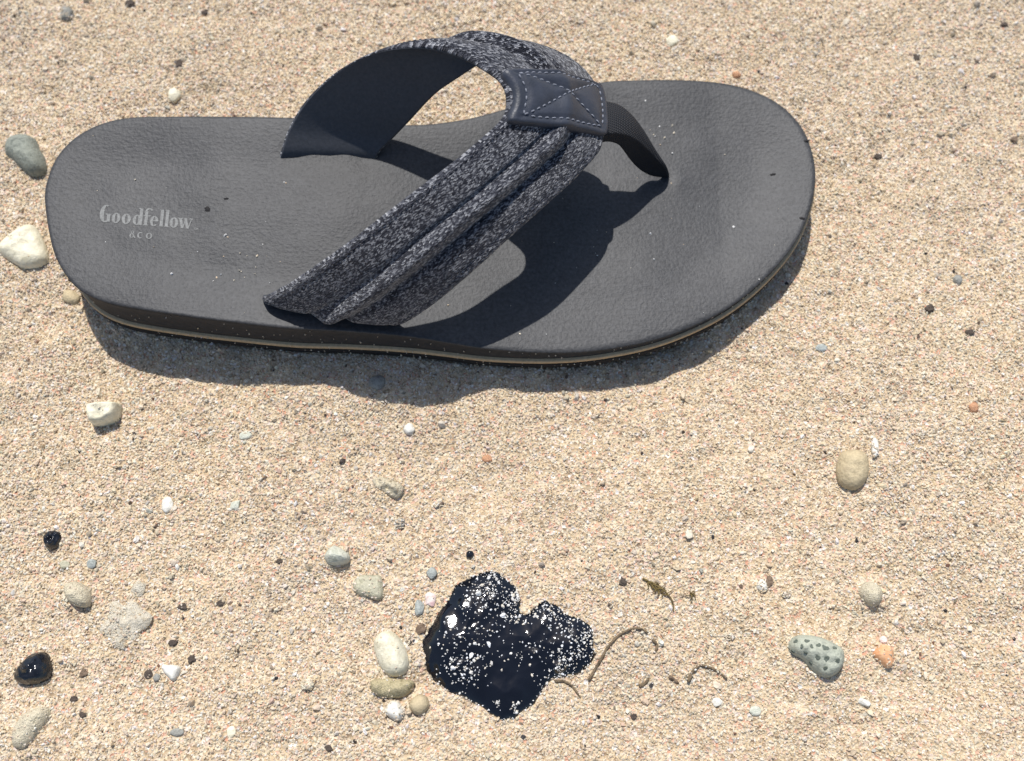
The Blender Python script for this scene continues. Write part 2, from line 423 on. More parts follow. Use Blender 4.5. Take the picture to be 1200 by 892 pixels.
PAL = [((236, 218, 184), 30), ((222, 196, 158), 22), ((243, 232, 208), 17), ((212, 184, 148), 9), ((250, 247, 238), 6), ((198, 186, 166), 6), ((230, 196, 164), 3), ((216, 166, 138), .9), ((220, 200, 186), 2.2), ((168, 152, 130), 4), ((120, 104, 88), 1.5), ((70, 64, 58), .7), ((238, 205, 150), 5), ((196, 200, 190), 1.6)]
PC = np.array([srgb(*c)[:3] for c, _ in PAL]); PW = np.array([q for _, q in PAL]); PW = PW / PW.sum()
def tint(c, X, Y):
    k = vnoise(X, Y, .05, 61)[:, None] * .6 + vnoise(X, Y, .015, 62)[:, None] * .4
    px_, py_ = ground_px(X, Y); left = np.clip((420 - px_) / 400, 0, 1)[:, None] * .5 + np.clip((200 - py_) / 300, 0, 1)[:, None] * .5
    warm = np.array([1.02, 1.0, .95]); cool = np.array([.97, .96, .98])
    m = np.clip(.5 + .5 * k - .45 * left, 0, 1)
    return np.clip(c * (warm * m + cool * (1 - m)) * (1 + .05 * k), 0, .95)
def grain_colors(n):
    c = PC[rng.choice(len(PC), n, p=PW)]
    c = .80 * c + .20 * c.mean(1, keepdims=True)
    c = c * .60 + .40 * np.array(srgb(224, 205, 168)[:3])
    return np.clip(c * np.array([.99, 1.015, 1.09]) * rng.uniform(.93, 1.05, (n, 1)) * rng.uniform(.97, 1.03, (n, 3)), 0, .95)

def scatter_xy(step, x0=-.33, x1=.33, y0=-.22, y1=.32):
    xs = np.arange(x0, x1, step); ys = np.arange(y0, y1, step)
    X, Y = np.meshgrid(xs, ys); X = X.ravel(); Y = Y.ravel()
    X = X + rng.uniform(-.5, .5, X.shape) * step; Y = Y + rng.uniform(-.5, .5, X.shape) * step
    e = np.minimum(np.minimum(X - x0, x1 - X), np.minimum(Y - y0, y1 - Y)) + .02 * vnoise(X, Y, .03, 71)
    k = rng.uniform(0, 1, X.shape) < np.clip(e / .075, 0, 1) ** 1.3
    return X[k], Y[k]
def keep_clear(X, Y):
    k = ~inside_poly(X, Y, out_poly[::4])
    near = (X > tar_poly[:, 0].min()) & (X < tar_poly[:, 0].max()) & (Y > tar_poly[:, 1].min()) & (Y < tar_poly[:, 1].max())
    t = np.zeros_like(k); t[near] = inside_poly(X[near], Y[near], tar_poly[::3]) & (dist_poly(X[near], Y[near], tar_poly[::3]) > .0012)
    return k & ~t
X, Y = scatter_xy(.00083); k = keep_clear(X, Y); X, Y = X[k], Y[k]; n = len(X)
sz = np.clip(rng.lognormal(math.log(.00047), .26, n), .00028, .0010)
grains('sand_grains', np.stack([X, Y, sand_z(X, Y) + sz * rng.uniform(-.3, .3, n)], 1), sz * (1 + .18 * vnoise(X, Y, .06, 63)), tint(grain_colors(n), X, Y), label='fine tan, cream and pink sand grains covering the beach')
X, Y = scatter_xy(.0034); k = keep_clear(X, Y) & (rng.uniform(0, 1, X.shape) < .45 + .6 * vnoise(X, Y, .03, 21)); X, Y = X[k], Y[k]; n = len(X)
sz = np.clip(rng.lognormal(math.log(.00075), .28, n), .0005, .0018)
cc = tint(grain_colors(n), X, Y)
grains('coarse_grains', np.stack([X, Y, sand_z(X, Y) + sz * rng.uniform(-.1, .4, n)], 1), sz, cc, label='coarser shell and coral grains lying among the sand')
X, Y = scatter_xy(.0120); k = keep_clear(X, Y) & (rng.uniform(0, 1, X.shape) < .36); X, Y = X[k], Y[k]; n = len(X)
sz = np.clip(rng.lognormal(math.log(.00065), .3, n), .0004, .0012)
dk = np.array([srgb(*c)[:3] for c in ((72, 62, 56), (92, 78, 66), (58, 56, 56), (112, 94, 80), (124, 90, 74))])[rng.integers(0, 5, n)]
grains('dark_grains', np.stack([X, Y, sand_z(X, Y) + sz * .1], 1), sz, dk, label='scattered dark brown and black grit on the sand')

# ------------------------------------------------------------------ the flip-flop
sandal = bpy.data.objects.new('flip_flop', None); COL.objects.link(sandal)
sandal.location = (-.03, .065, 0); sandal.empty_display_size = .02
tag(sandal, 'dark grey thong flip-flop with heathered grey fabric straps lying on the sand', 'flip-flop')

NO = len(outline)
cen = np.empty((NO, 2))
for i, p in enumerate(out_poly):
    cen[i] = (np.clip(p[0], spine[0, 0], spine[1, 0]), np.interp(p[0], spine[:, 0], spine[:, 1]))
cen_s = cen.copy()
nor = np.roll(out_poly, -1, 0) - np.roll(out_poly, 1, 0)
nor = np.stack([-nor[:, 1], nor[:, 0]], 1); nor /= np.linalg.norm(nor, axis=1)[:, None]
mid = out_poly.mean(0)
if ((out_poly - mid) * nor).sum() < 0: nor = -nor     # outward
def ring(off, z):
    p = out_poly + nor * (np.asarray(off)[:, None] if np.ndim(off) else off)
    return np.column_stack([p, z if np.ndim(z) else np.full(NO, z)])
zt = outline[:, 2]
wall = NO
STR_T = lambda x: .0072
sb = .0032          # bottom of stripe
wob = .0004 * np.interp(np.arange(NO), np.arange(0, NO, 8), rng.uniform(-1, 1, 36), period=NO)
base = np.interp(out_poly[:, 0], ZX, [.0035, .0030, .0030, .0033, .0045, .0055, .0068, .0080, .0085])
base = base - .0003; s0 = base + .0044; s1 = s0 + .0020
def foam_rings():
    R = []
    R.append(ring(-.004, zt - .0008)); R.append(ring(-.0001, zt - .0008)); R.append(ring(0, zt - .00045))
    R.append(ring(-.00045, zt - .0001))
    for t in np.linspace(.03, 1, 46) ** 1.15:
        p = out_poly * (1 - t) + cen * t
        p = p - nor * .0006 * (1 - t)
        R.append(np.column_stack([p, foot_z(p[:, 0], p[:, 1])]))
    return np.array(R)
R = foam_rings()
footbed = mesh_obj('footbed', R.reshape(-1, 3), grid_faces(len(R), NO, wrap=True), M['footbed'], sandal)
def band(name, rings, mat):
    R = np.array(rings)
    f = grid_faces(len(R), NO, wrap=True)
    return mesh_obj(name, R.reshape(-1, 3), f + [], mat, sandal)
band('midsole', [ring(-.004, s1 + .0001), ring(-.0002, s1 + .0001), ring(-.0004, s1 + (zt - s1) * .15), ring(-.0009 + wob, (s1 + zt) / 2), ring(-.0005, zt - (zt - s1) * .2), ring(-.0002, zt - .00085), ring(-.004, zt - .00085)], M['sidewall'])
band('midsole_stripe', [ring(-.004, s1 - .00005), ring(.0006, s1), ring(.0011, s1 - .0005), ring(.0011, s0 + .0005), ring(.0006, s0), ring(-.004, s0 + .00005)], M['stripe'])
band('outsole', [ring(-.004, s0 - .0001), ring(.0002, s0 - .0001), ring(.0012, s0 - .0005), ring(.0011, base + .0004), ring(-.002, base), ring(-.02, base - .004), ring(-.03, base - .007)], M['rubber'])

# ---- strap: one band, far anchor -> under the patch -> near anchor. rows: heel edge px, py, height above footbed; toe edge the same
ROWS = [
 (326, 188, -.004, 440, 190, -.004),
 (331, 177, .0003, 442, 179, .0003), (341, 149, .0062, 459, 160, .0055), (362, 115, .0150, 484, 134, .0150), (400, 80, .0260, 512, 105, .0255), (447, 56, .0365, 545, 83, .0345),
 (497, 49, .0450, 585, 60, .0405), (543, 62, .0510, 625, 51, .0410), (572, 78, .0535, 663, 63, .0370), (590, 92, .0540, 690, 86, .0330), (598, 113, .0530, 706, 115, .0305),
 (592, 140, .0510, 708, 166, .0335), (560, 169, .0490, 685, 198, .0345), (510, 209, .0470, 645, 236, .0350), (455, 251, .0405, 600, 276, .0330), (400, 294, .0310, 555, 318, .0270), (350, 329, .0180, 512, 355, .0165),
 (322, 346, .0095, 478, 378, .0065), (307, 354, .0035, 464, 379.5, .0015), (312, 351, -.004, 466, 372, -.005)]
def row3(r):
    def q(px, py, h):
        zf = float(ztop(px)) - .0012
        return at(px, py, zf + h)
    return np.concatenate([q(*r[:3]), q(*r[3:])])
RW = np.array([row3(r) for r in ROWS])
NSUB = 14
SP = spline(RW, NSUB)
NU, NV = len(SP), 61
PATCH_U = ((9 - .15) * NSUB, (11 - .1) * NSUB)
def smooth1(a, k):
    w_ = np.hanning(2 * k + 3)[1:-1]; w_ /= w_.sum(); p = np.pad(a, ((k, k), (0, 0)), mode='edge')
    return np.stack([np.convolve(p[:, c], w_, 'valid') for c in range(a.shape[1])], 1)
Hs, Ts = SP[:, :3], SP[:, 3:]
Hs = smooth1(Hs, 5); Ts = smooth1(Ts, 5)
vv = np.linspace(0, 1, NV)
ba = Hs[:, None] * (1 - vv[None, :, None]) + Ts[:, None] * vv[None, :, None]
du = np.gradient(ba, axis=0); dv = np.gradient(ba, axis=1)
nn = np.cross(dv, du); nn /= np.linalg.norm(nn, axis=2)[:, :, None]
if nn[NU // 2, NV // 2, 2] < 0: nn = -nn
uu = np.arange(NU)
# padded cross-section: hems at both edges, a raised rolled fold down the middle with a valley beside it
patch_mask = np.clip(1 - np.abs((uu - sum(PATCH_U) / 2)) / (NSUB * 1.5), 0, 1)
endfade = np.clip(np.minimum(uu, NU - 1 - uu) / (NSUB * 1.6), 0, 1)
ridge_c = .50 + .02 * np.sin(uu / 23.)
def gs(v, c, s): return np.exp(-((v - c) / s) ** 2)
V = vv[None, :]; RC = ridge_c[:, None]; EF = endfade[:, None]; PM = patch_mask[:, None]
bul = .0016 * (1 - (2 * V - 1) ** 2) + EF * (.0008 * np.sqrt(np.clip(np.sin(np.clip(V / RC, 0, 1) * math.pi), 0, 1)) + .0008 * np.sqrt(np.clip(np.sin(np.clip((V - RC) / (1 - RC), 0, 1) * math.pi), 0, 1)))
bul = bul + (1 - .65 * PM) * EF * (.0033 * gs(V, RC, .064) - .0015 * gs(V, RC + .135, .035) - .0009 * gs(V, RC - .12, .028)) 
bul = bul - .00035 * EF * (gs(V, .075, .014) + gs(V, .925, .014))
edge = np.minimum(V, 1 - V)
bul = bul - .0010 * np.clip(1 - edge / .03, 0, 1) ** 2
wr = np.array([[noise.noise(Vector((u * .06, v * 3.0, 2.2))) for v in vv] for u in uu])
bul = bul + .0005 * wr
OUT = ba + nn * bul[:, :, None]
TH = .0022
inn = ba + nn * (.0016 * (1 - (2 * V - 1) ** 2) * .8 - TH)[:, :, None]
# uv in metres
ul = np.concatenate([[0], np.cumsum(np.linalg.norm(np.diff(ba[:, NV // 2], axis=0), axis=1))])
wd = np.linalg.norm(Hs - Ts, axis=1)
UV = np.stack([np.repeat(ul[:, None], NV, 1), (V - .5) * wd[:, None]], -1).reshape(-1, 2)
# fabric shell: outer face plus its rolled rims
e1 = (inn[:, 0] + OUT[:, 0]) / 2 - (Ts - Hs) / wd[:, None] * .0004; e2 = (inn[:, -1] + OUT[:, -1]) / 2 + (Ts - Hs) / wd[:, None] * .0004
SH = np.concatenate([inn[:, 0:1] * .75 + OUT[:, 0:1] * .25, e1[:, None], OUT, e2[:, None], inn[:, -1:] * .75 + OUT[:, -1:] * .25], 1)
uvs = np.concatenate([UV.reshape(NU, NV, 2)[:, :1]] * 2 + [UV.reshape(NU, NV, 2)] + [UV.reshape(NU, NV, 2)[:, -1:]] * 2, 1).reshape(-1, 2)
strap = mesh_obj('strap', SH.reshape(-1, 3), grid_faces(NU, NV + 4), M['fabric'], sandal, uvs=uvs)
LI = np.concatenate([inn[:, 0:1] * .6 + OUT[:, 0:1] * .4, inn, inn[:, -1:] * .6 + OUT[:, -1:] * .4], 1)
LI[:, 0] += (Hs - Ts) / wd[:, None] * -.0003; LI[:, -1] += (Hs - Ts) / wd[:, None] * .0003
tag(mesh_obj('lining', LI.reshape(-1, 3), grid_faces(NU, NV + 2, flip=True), M['lining'], strap), 'smooth black lining on the underside of the strap')

def surf(u, v, off=0.0):
    "point on the strap's smooth outer surface"
    u = np.clip(u, 0, NU - 1.001); i = int(u); f = u - i; jv = np.clip(v, -.2, 1.2)
    h = Hs[i] * (1 - f) + Hs[i + 1] * f; t = Ts[i] * (1 - f) + Ts[i + 1] * f
    p = h * (1 - jv) + t * jv
    j = int(np.clip(round(jv * (NV - 1)), 0, NV - 1)); n_ = nn[i, j] * (1 - f) + nn[i + 1, j] * f
    r_ = ridge_c[i]
    b = .0022 * (1 - (2 * np.clip(jv, 0, 1) - 1) ** 2) + .0006
    b += .0011 * math.exp(-((jv - r_) / .09) ** 2)
    return p + n_ * (b + off)

def pill_chain(pts, r, name, mat, parent, seg=.0013, gap=.0008, lift=0.0):
    "row of little sewn stitches along a polyline -> verts, faces"
    P = resample(np.array(pts), max(8, int(len(pts))))
    s = np.concatenate([[0], np.cumsum(np.linalg.norm(np.diff(P, axis=0), axis=1))])
    vs, fs = [], []; d = 0
    while d + seg < s[-1]:
        a = np.array([np.interp(d, s, P[:, k]) for k in range(3)]); b = np.array([np.interp(d + seg, s, P[:, k]) for k in range(3)])
        ax = b - a; ax /= np.linalg.norm(ax) + 1e-9
        sd = np.cross(ax, (0, 0, 1)); sd /= np.linalg.norm(sd) + 1e-9; nn_ = np.cross(sd, ax)
        k0 = len(vs)
        for t, q, dz in ((0, .35, -.8), (.2, .9, 0), (.5, 1, .3), (.8, .9, 0), (1, .35, -.8)):
            c = a * (1 - t) + b * t + nn_ * r * dz
            for m in range(6):
                an = m * math.pi / 3
                vs.append(c + (sd * math.cos(an) + nn_ * math.sin(an)) * r * q)
        for i in range(4):
            for m in range(6): fs.append((k0 + i * 6 + m, k0 + i * 6 + (m + 1) % 6, k0 + (i + 1) * 6 + (m + 1) % 6, k0 + (i + 1) * 6 + m))
        fs.append(tuple(k0 + m for m in range(6))[::-1]); fs.append(tuple(k0 + 24 + m for m in range(6)))
        d += seg + gap
    return vs, fs
def join(lists):
    vs, fs = [], []
    for v, f in lists:
        k = len(vs); vs += list(v); fs += [tuple(i + k for i in q) for q in f]
    return vs, fs

# ---- leather patch
ua, ub = PATCH_U
def patch_pt(a, b, off):
    # a: 0 (far edge) .. 1 (near edge) along the band; b: 0 (heel side) .. 1 (toe side)
    conc = .035 * math.sin(math.pi * a)              # hollowed heel side
    bb = -.015 + conc * (1 - b) + b * 1.03
    u0 = ua - .2 * NSUB + .95 * NSUB * b; u1 = ub + .2 * NSUB - .15 * NSUB * b
    return surf(u0 + (u1 - u0) * a, bb, off)
NP = 41
def rr(t, s):  # rounded rectangle: pulls the corners in
    return t, s
pv = []
for i in range(NP):
    for j in range(NP):
        a, b = i / (NP - 1), j / (NP - 1)
        x, y = 2 * a - 1, 2 * b - 1
        # squircle-like corner rounding
        m = max(abs(x), abs(y)); 
        if m > 0:
            n_ = (abs(x) ** 9 + abs(y) ** 9) ** (1 / 9.); f = m / n_ * 1.0; x, y = x * f, y * f
        a2, b2 = (x + 1) / 2, (y + 1) / 2
        e = min(a2, 1 - a2) ; e2_ = min(b2, 1 - b2)
        ed = min(e * .9, e2_)
        th = .0013 * min(1, math.sqrt(max(0, ed) / .03)) 
        d1 = abs((a2 - .11) / .78 - (b2 - .11) / .78) ; d2 = abs((a2 - .11) / .78 - 1 + (b2 - .11) / .78)
        inr = 1 if (.1 < a2 < .9 and .1 < b2 < .9) else 0
        bd = min(abs(a2 - .11), abs(a2 - .89)) if .1 < b2 < .9 else 1; bd = min(bd, min(abs(b2 - .09), abs(b2 - .91)) if .1 < a2 < .9 else 1)
        puff = min(1, bd / .14) * (min(1, min(d1, d2) / .22) if inr else 1)
        th += (.0009 * math.sqrt(puff) if inr else .0002) - (.00035 if bd < .02 else 0)
        pv.append(patch_pt(a2, b2, th))
top = np.array(pv).reshape(NP, NP, 3)
PN = top.copy()
def border(i): 
    return None
rim = []
idx = [(0, j) for j in range(NP)] + [(i, NP - 1) for i in range(1, NP)] + [(NP - 1, j) for j in range(NP - 2, -1, -1)] + [(i, 0) for i in range(NP - 2, 0, -1)]
verts = list(top.reshape(-1, 3)); faces = grid_faces(NP, NP)
k0 = len(verts)
pc = top.reshape(-1, 3).mean(0); pn = nn[int((ua + ub) / 2), NV // 2]
for (i, j) in idx:
    c = top[i, j]; verts.append(c + (c - pc) * .006 - pn * .0011)
for (i, j) in idx:
    c = top[i, j]; verts.append(c - (c - pc) * .01 - pn * .0035)
nb = len(idx)
for q in range(nb):
    r_ = (q + 1) % nb; A, B = idx[q], idx[r_]
    faces.append((A[0] * NP + A[1], k0 + q, k0 + r_, B[0] * NP + B[1]))
    faces.append((k0 + q, k0 + nb + q, k0 + nb + r_, k0 + r_))
patch = mesh_obj('leather_patch', verts, faces, M['leather'], sandal)
def pline(a0, b0, a1, b1, n=40):
    out = []
    for t in np.linspace(0, 1, n):
        a, b = a0 + (a1 - a0) * t, b0 + (b1 - b0) * t
        i = min(NP - 1.001, a * (NP - 1)); j = min(NP - 1.001, b * (NP - 1)); I, J = int(i), int(j); fi, fj = i - I, j - J
        p = (top[I, J] * (1 - fi) + top[I + 1, J] * fi) * (1 - fj) + (top[I, J + 1] * (1 - fi) + top[I + 1, J + 1] * fi) * fj
        out.append(p + pn * .00012)
    return out
A0, A1, B0, B1 = .11, .89, .09, .91
vs, fs = join([pill_chain(pline(*q), .00028, '', None, None, .0016, .0009) for q in ((A0, B0, A0, B1), (A0, B1, A1, B1), (A1, B1, A1, B0), (A1, B0, A0, B0), (A0, B0, A1, B1), (A1, B0, A0, B1))])
tag(mesh_obj('stitching', vs, fs, M['thread'], patch, kind='stuff'), 'pale thread sewn round the edge and in a cross')

# hem stitching along both edges of the strap
def hem(v0, u0, u1):
    pts = []
    for u in np.arange(u0, u1, 1.5):
        i = int(u); j = int(v0 * (NV - 1)); pts.append(OUT[i, j] + nn[i, j] * .0001)
    return pill_chain(pts, .00016, '', None, None, .0013, .0009)
vs, fs = join([hem(.06, 2 * NSUB, ua - 4), hem(.06, ub + 4, 17 * NSUB), hem(.94, 2 * NSUB, ua - 4), hem(.94, ub + 4, 17 * NSUB)])
M['darkthread'] = m_plain('grey_thread', srgb(70, 71, 80), .8, .2, 2500, .5, .0001, .5)
tag(mesh_obj('hem_stitching', vs, fs, M['darkthread'], strap, kind='stuff'), 'grey thread sewn along both hems')

# ---- toe post: folded webbing band diving into the footbed
TP = [ # upper edge, fold edge, lower edge: px, py, height above footbed
 (699, 114, .0300, 700, 164, .0310, 702, 168, .0280),
 (711, 118, .0300, 713, 157, .0315, 713, 166, .0275),
 (726, 122, .0290, 728, 157, .0295, 727, 171, .0230),
 (741, 134, .0260, 742, 162, .0255, 740, 188, .0140),
 (755, 153, .0200, 754, 171, .0200, 750, 199, .0065),
 (768, 175, .0130, 766, 183, .0135, 763, 206, .0015),
 (779, 193, .0065, 777, 195, .0080, 776, 208, .0000),
 (783, 203, .0000, 781, 205, .0010, 781, 209, -.002),
 (783, 211, -.006, 781, 213, -.005, 781, 215, -.006)]
T3 = np.array([np.concatenate([at(a, b, float(ztop(a)) - .0012 + c) for a, b, c in (r[0:3], r[3:6], r[6:9])]) for r in TP])
T3 = smooth1(spline(T3, 8), 3)
nu = len(T3); prof = []
for i in range(nu):
    U_, L_, B_ = T3[i, :3], T3[i, 3:6], T3[i, 6:9]
    n1 = np.cross(T3[min(i + 1, nu - 1), :3] - T3[max(i - 1, 0), :3], L_ - U_); n1 /= np.linalg.norm(n1) + 1e-9
    if n1[2] < 0: n1 = -n1
    pts = [U_ - n1 * .0014, U_ - n1 * .0003] + [U_ * (1 - t) + L_ * t + n1 * .0007 * math.sin(math.pi * t) for t in np.linspace(.05, .93, 9)] + [L_ + n1 * .0001] + [L_ * (1 - t) + B_ * t for t in np.linspace(.12, 1, 7)]
    back = B_ * .9 + U_ * .1 - n1 * .0015
    pts += [back, (U_ + B_) / 2 - n1 * .0018]
    prof.append(pts)
prof = np.array(prof); m_ = prof.shape[1]
tl = np.concatenate([[0], np.cumsum(np.linalg.norm(np.diff(T3[:, 3:6], axis=0), axis=1))])
pw = np.concatenate([np.zeros((nu, 1)), np.cumsum(np.linalg.norm(np.diff(prof, axis=1), axis=2), 1)], 1)
tuv = np.stack([np.repeat(tl[:, None], m_, 1), pw], -1).reshape(-1, 2)
toe = mesh_obj('toe_post', prof.reshape(-1, 3), grid_faces(nu, m_, wrap=True), M['webbing'], sandal, uvs=tuv)
tag(toe, 'ribbed dark webbing toe post folded down into the footbed')

# ---- printed lettering on the heel of the footbed
O = at(115, 259, .0255); EX = at(223, 266.5, .0255) - O; LW = np.linalg.norm(EX); EX = EX / LW
EYd = at(117.3, 239, .0255) - O; EY = EYd / np.linalg.norm(EYd)
LH = np.linalg.norm(EYd)
letters_v, letters_f = [], []
def conf(x, y):
    p = O[:2] + EX[:2] * x * LW + EY[:2] * y * LH
    return np.array([p[0], p[1], float(foot_z(p[0], p[1])) + .00012])
def add_poly_strip(a, b):
    k = len(letters_v)
    for p, q in zip(a, b): letters_v.append(conf(*p)); letters_v.append(conf(*q))
    for i in range(len(a) - 1): letters_f.append((k + 2 * i, k + 2 * i + 2, k + 2 * i + 3, k + 2 * i + 1))
def rect(x0, y0, x1, y1, sk=0):
    n_ = max(2, int(abs(y1 - y0) * 8)); ys = np.linspace(y0, y1, n_)
    add_poly_strip([(x0 + sk * (y - y0), y) for y in ys], [(x1 + sk * (y - y0), y) for y in ys])
def ring_l(cx, cy, rx, ry, tx, ty, a0=0, a1=360):
    an = np.radians(np.linspace(a0, a1, 25))
    add_poly_strip([(cx + rx * math.cos(t), cy + ry * math.sin(t)) for t in an], [(cx + (rx - tx) * math.cos(t), cy + (ry - ty) * math.sin(t)) for t in an])
XH = .60
# G o o d f e l l o w : fat stems, hairline joins
ring_l(.066, .5, .064, .52, .046, .07, 62, 298); rect(.082, .03, .118, .46); rect(.066, .44, .122, .50)
ring_l(.182, .29, .045, .31, .032, .06); ring_l(.290, .29, .048, .31, .034, .06)
ring_l(.405, .29, .045, .31, .032, .06); rect(.428, .0, .462, 1.0); rect(.412, .95, .462, 1.0)
rect(.486, .0, .520, .86); ring_l(.530, .84, .042, .2, .022, .08, 20, 180); rect(.470, .54, .548, .61); rect(.474, 0, .532, .05)
ring_l(.592, .29, .045, .31, .032, .06, 0, 318); rect(.560, .28, .636, .34)
rect(.655, .0, .689, 1.0); rect(.645, .95, .689, 1.0); rect(.648, 0, .696, .045)
rect(.713, .0, .747, 1.0); rect(.703, .95, .747, 1.0); rect(.706, 0, .754, .045)
ring_l(.806, .29, .046, .31, .033, .06)
def slab(x0, x1, t, y0=0, y1=XH): add_poly_strip([(x0, y1), (x1, y0)], [(x0 + t, y1), (x1 + t, y0)])
slab(.858, .886, .030); slab(.926, .900, .012); slab(.912, .942, .030); slab(.990, .956, .012); rect(.848, XH - .05, .900, XH); rect(.972, XH - .05, 1.008, XH)
# TM
rect(1.028, .06, 1.046, .09); rect(1.034, -.04, 1.040, .07); rect(1.052, -.04, 1.056, .09); rect(1.068, -.04, 1.072, .09); slab(1.053, 1.060, .004, .0, .09); slab(1.068, 1.060, .004, .0, .09)
# & C O
ring_l(.374, -.47, .015, .10, .009, .03); ring_l(.370, -.66, .025, .13, .014, .035, 20, 340); slab(.362, .400, .014, -.78, -.50)
ring_l(.460, -.60, .032, .18, .018, .045, 50, 310)
ring_l(.555, -.60, .034, .18, .018, .045)
tag(mesh_obj('printed_lettering', letters_v, letters_f, M['print'], footbed, smooth=False), 'pale printed name lettering on the heel')

# ------------------------------------------------------------------ tar
tc = at(583, 760, .001)[:2]
tar = bpy.data.objects.new('tar_blob', None); COL.objects.link(tar); tar.location = (tc[0], tc[1], float(sand_z(tc[0], tc[1])))
tag(tar, 'glossy black heart-shaped blob of tar dusted with pale grains on the sand', 'tar blob')
TB = [(*at(a, b)[:2], r_, h_) for a, b, r_, h_ in ((524, 744, .0100, .0030), (546, 718, .0035, .0008), (536, 770, .003, .0005), (612, 742, .003, .0005), (572, 742, .0035, .0005), (668, 760, .0028, .0006), (554, 798, .003, .0005), (572, 690, .003, .0006), (632, 730, .003, .0005), (598, 836, .003, .0006), (656, 784, .003, .0007), (628, 768, .0025, .0005), (560, 782, .004, .0006), (585, 700, .004, .0008), (520, 790, .005, .0005), (600, 815, .006, .0006), (660, 745, .006, .0005))]
FAC = [(*at(a, b, .004)[:2], r_, f_) for a, b, r_, f_ in ((529, 728, .0046, 7.), (546, 708, .0022, 12.), (655, 777, .0024, 12.), (627, 762, .0018, 14.), (556, 733, .0015, 14.), (576, 700, .0018, 14.), (540, 775, .0018, 16.), (672, 740, .0018, 16.))]
def tar_h(x, y):
    x = np.asarray(x, float); y = np.asarray(y, float); h = tar_h0(x, y)
    for cx, cy, r_, k_ in FAC:       # smooth pulled patches of tar that catch the sun
        h0 = float(tar_h0(np.array([cx]), np.array([cy]))[0]); dx, dy = x - cx, y - cy; r2 = dx * dx + dy * dy
        w_ = np.exp(-(r2 / r_ ** 2) ** 2)
        h = h * (1 - w_) + w_ * (h0 + .026 * dx - .241 * dy - .5 * k_ * r2)
    return h
def tar_h0(x, y):
    d = dist_poly(np.asarray(x), np.asarray(y), tar_poly[::2])
    r = np.clip(d / .0085, 0, 1)
    h = .0034 * np.sqrt(1 - (1 - r) ** 2) + .0022 * np.clip(d / .02, 0, 1) 
    h = h + .0007 * vnoise(x, y, .011, 31) * r + .00030 * vnoise(x, y, .004, 32) * r + .00012 * vnoise(x, y, .0018, 33) * r
    for cx, cy, r_, a_ in TB: h = h + bumpf(x, y, cx, cy, r_, a_) * r
    return h + sand_z(x, y) * .5 - .0006
TR = []
NT_ = len(tar_poly)
out = tar_poly + (tar_poly - tc) / np.linalg.norm(tar_poly - tc, axis=1)[:, None] * .0006
TR.append(np.column_stack([out, np.full(NT_, -.004)]))
for t in 1 - np.linspace(1, 0, 100)[:-1] ** 1.0:
    s = 1 - t; s = 1 - (1 - s) ** 1.25 if False else s
    p = tc + (tar_poly - tc) * s
    TR.append(np.column_stack([p, tar_h(p[:, 0], p[:, 1])]))
TR.append(np.column_stack([np.repeat(tc[None], NT_, 0) + (tar_poly - tc) * .004, np.full(NT_, float(tar_h(tc[0] + 0, tc[1])))]))
TR = np.array(TR)
tf = grid_faces(len(TR), NT_, wrap=True)
tar_body = mesh_obj('tar', TR.reshape(-1, 3), tf, M['tar'], tar)
bm = bmesh.new(); bm.from_mesh(tar_body.data); bmesh.ops.remove_doubles(bm, verts=bm.verts, dist=.00003); bmesh.ops.recalc_face_normals(bm, faces=bm.faces); bm.to_mesh(tar_body.data); bm.free()
# grains stuck on it, in clusters
cl = [(565, 690, 16, 150), (590, 700, 14, 130), (600, 722, 12, 110), (552, 712, 16, 70), (575, 735, 20, 60), (540, 745, 16, 60), (528, 775, 14, 90), (548, 790, 14, 100), (560, 775, 16, 60), (655, 772, 14, 130), (675, 760, 14, 130), (672, 735, 14, 110), (650, 725, 16, 120), (635, 715, 10, 90), (610, 770, 8, 25), (626, 762, 5, 22), (603, 830, 8, 60), (583, 826, 6, 22), (688, 745, 8, 90), (605, 700, 5, 70), (582, 678, 10, 90), (640, 800, 10, 30), (660, 785, 12, 70), (525, 735, 10, 30), (515, 755, 10, 16), (590, 760, 30, 50)]
gp = []
for cx, cy, s_, n_ in cl:
    for _ in range(int(n_ * .62)): gp.append((random.gauss(cx, s_ * .75), random.gauss(cy, s_ * .68)))
edgepts = resample(tar_poly, 2000, True); 
for i, p in enumerate(edgepts):
    u_, v_ = ground_px(np.array([p[0]]), np.array([p[1]]))
    if (v_[0] < 700 or u_[0] > 612 or (v_[0] > 815)) and random.random() < .22: gp.append((u_[0] + random.gauss(0, 3), v_[0] + random.gauss(0, 3)))
G3 = np.array([at(a, b, .003)[:2] for a, b in gp])
kin = inside_poly(G3[:, 0], G3[:, 1], tar_poly[::2]); G3 = G3[kin]; n = len(G3)
sz = np.clip(rng.lognormal(math.log(.00024), .45, n), .00016, .0011)
hz = tar_h(G3[:, 0], G3[:, 1])
wc = np.array([srgb(*c)[:3] for c in ((252, 252, 250), (250, 248, 240), (240, 230, 212), (252, 252, 252), (222, 218, 210))])[rng.integers(0, 5, n)]  # near-white colours paint the wet glints onto the grains
grains('stuck_grains', np.column_stack([G3, hz + sz * .25]), sz, wc, parent=tar, label='sand grains stuck to the tar, coloured white for their glints')

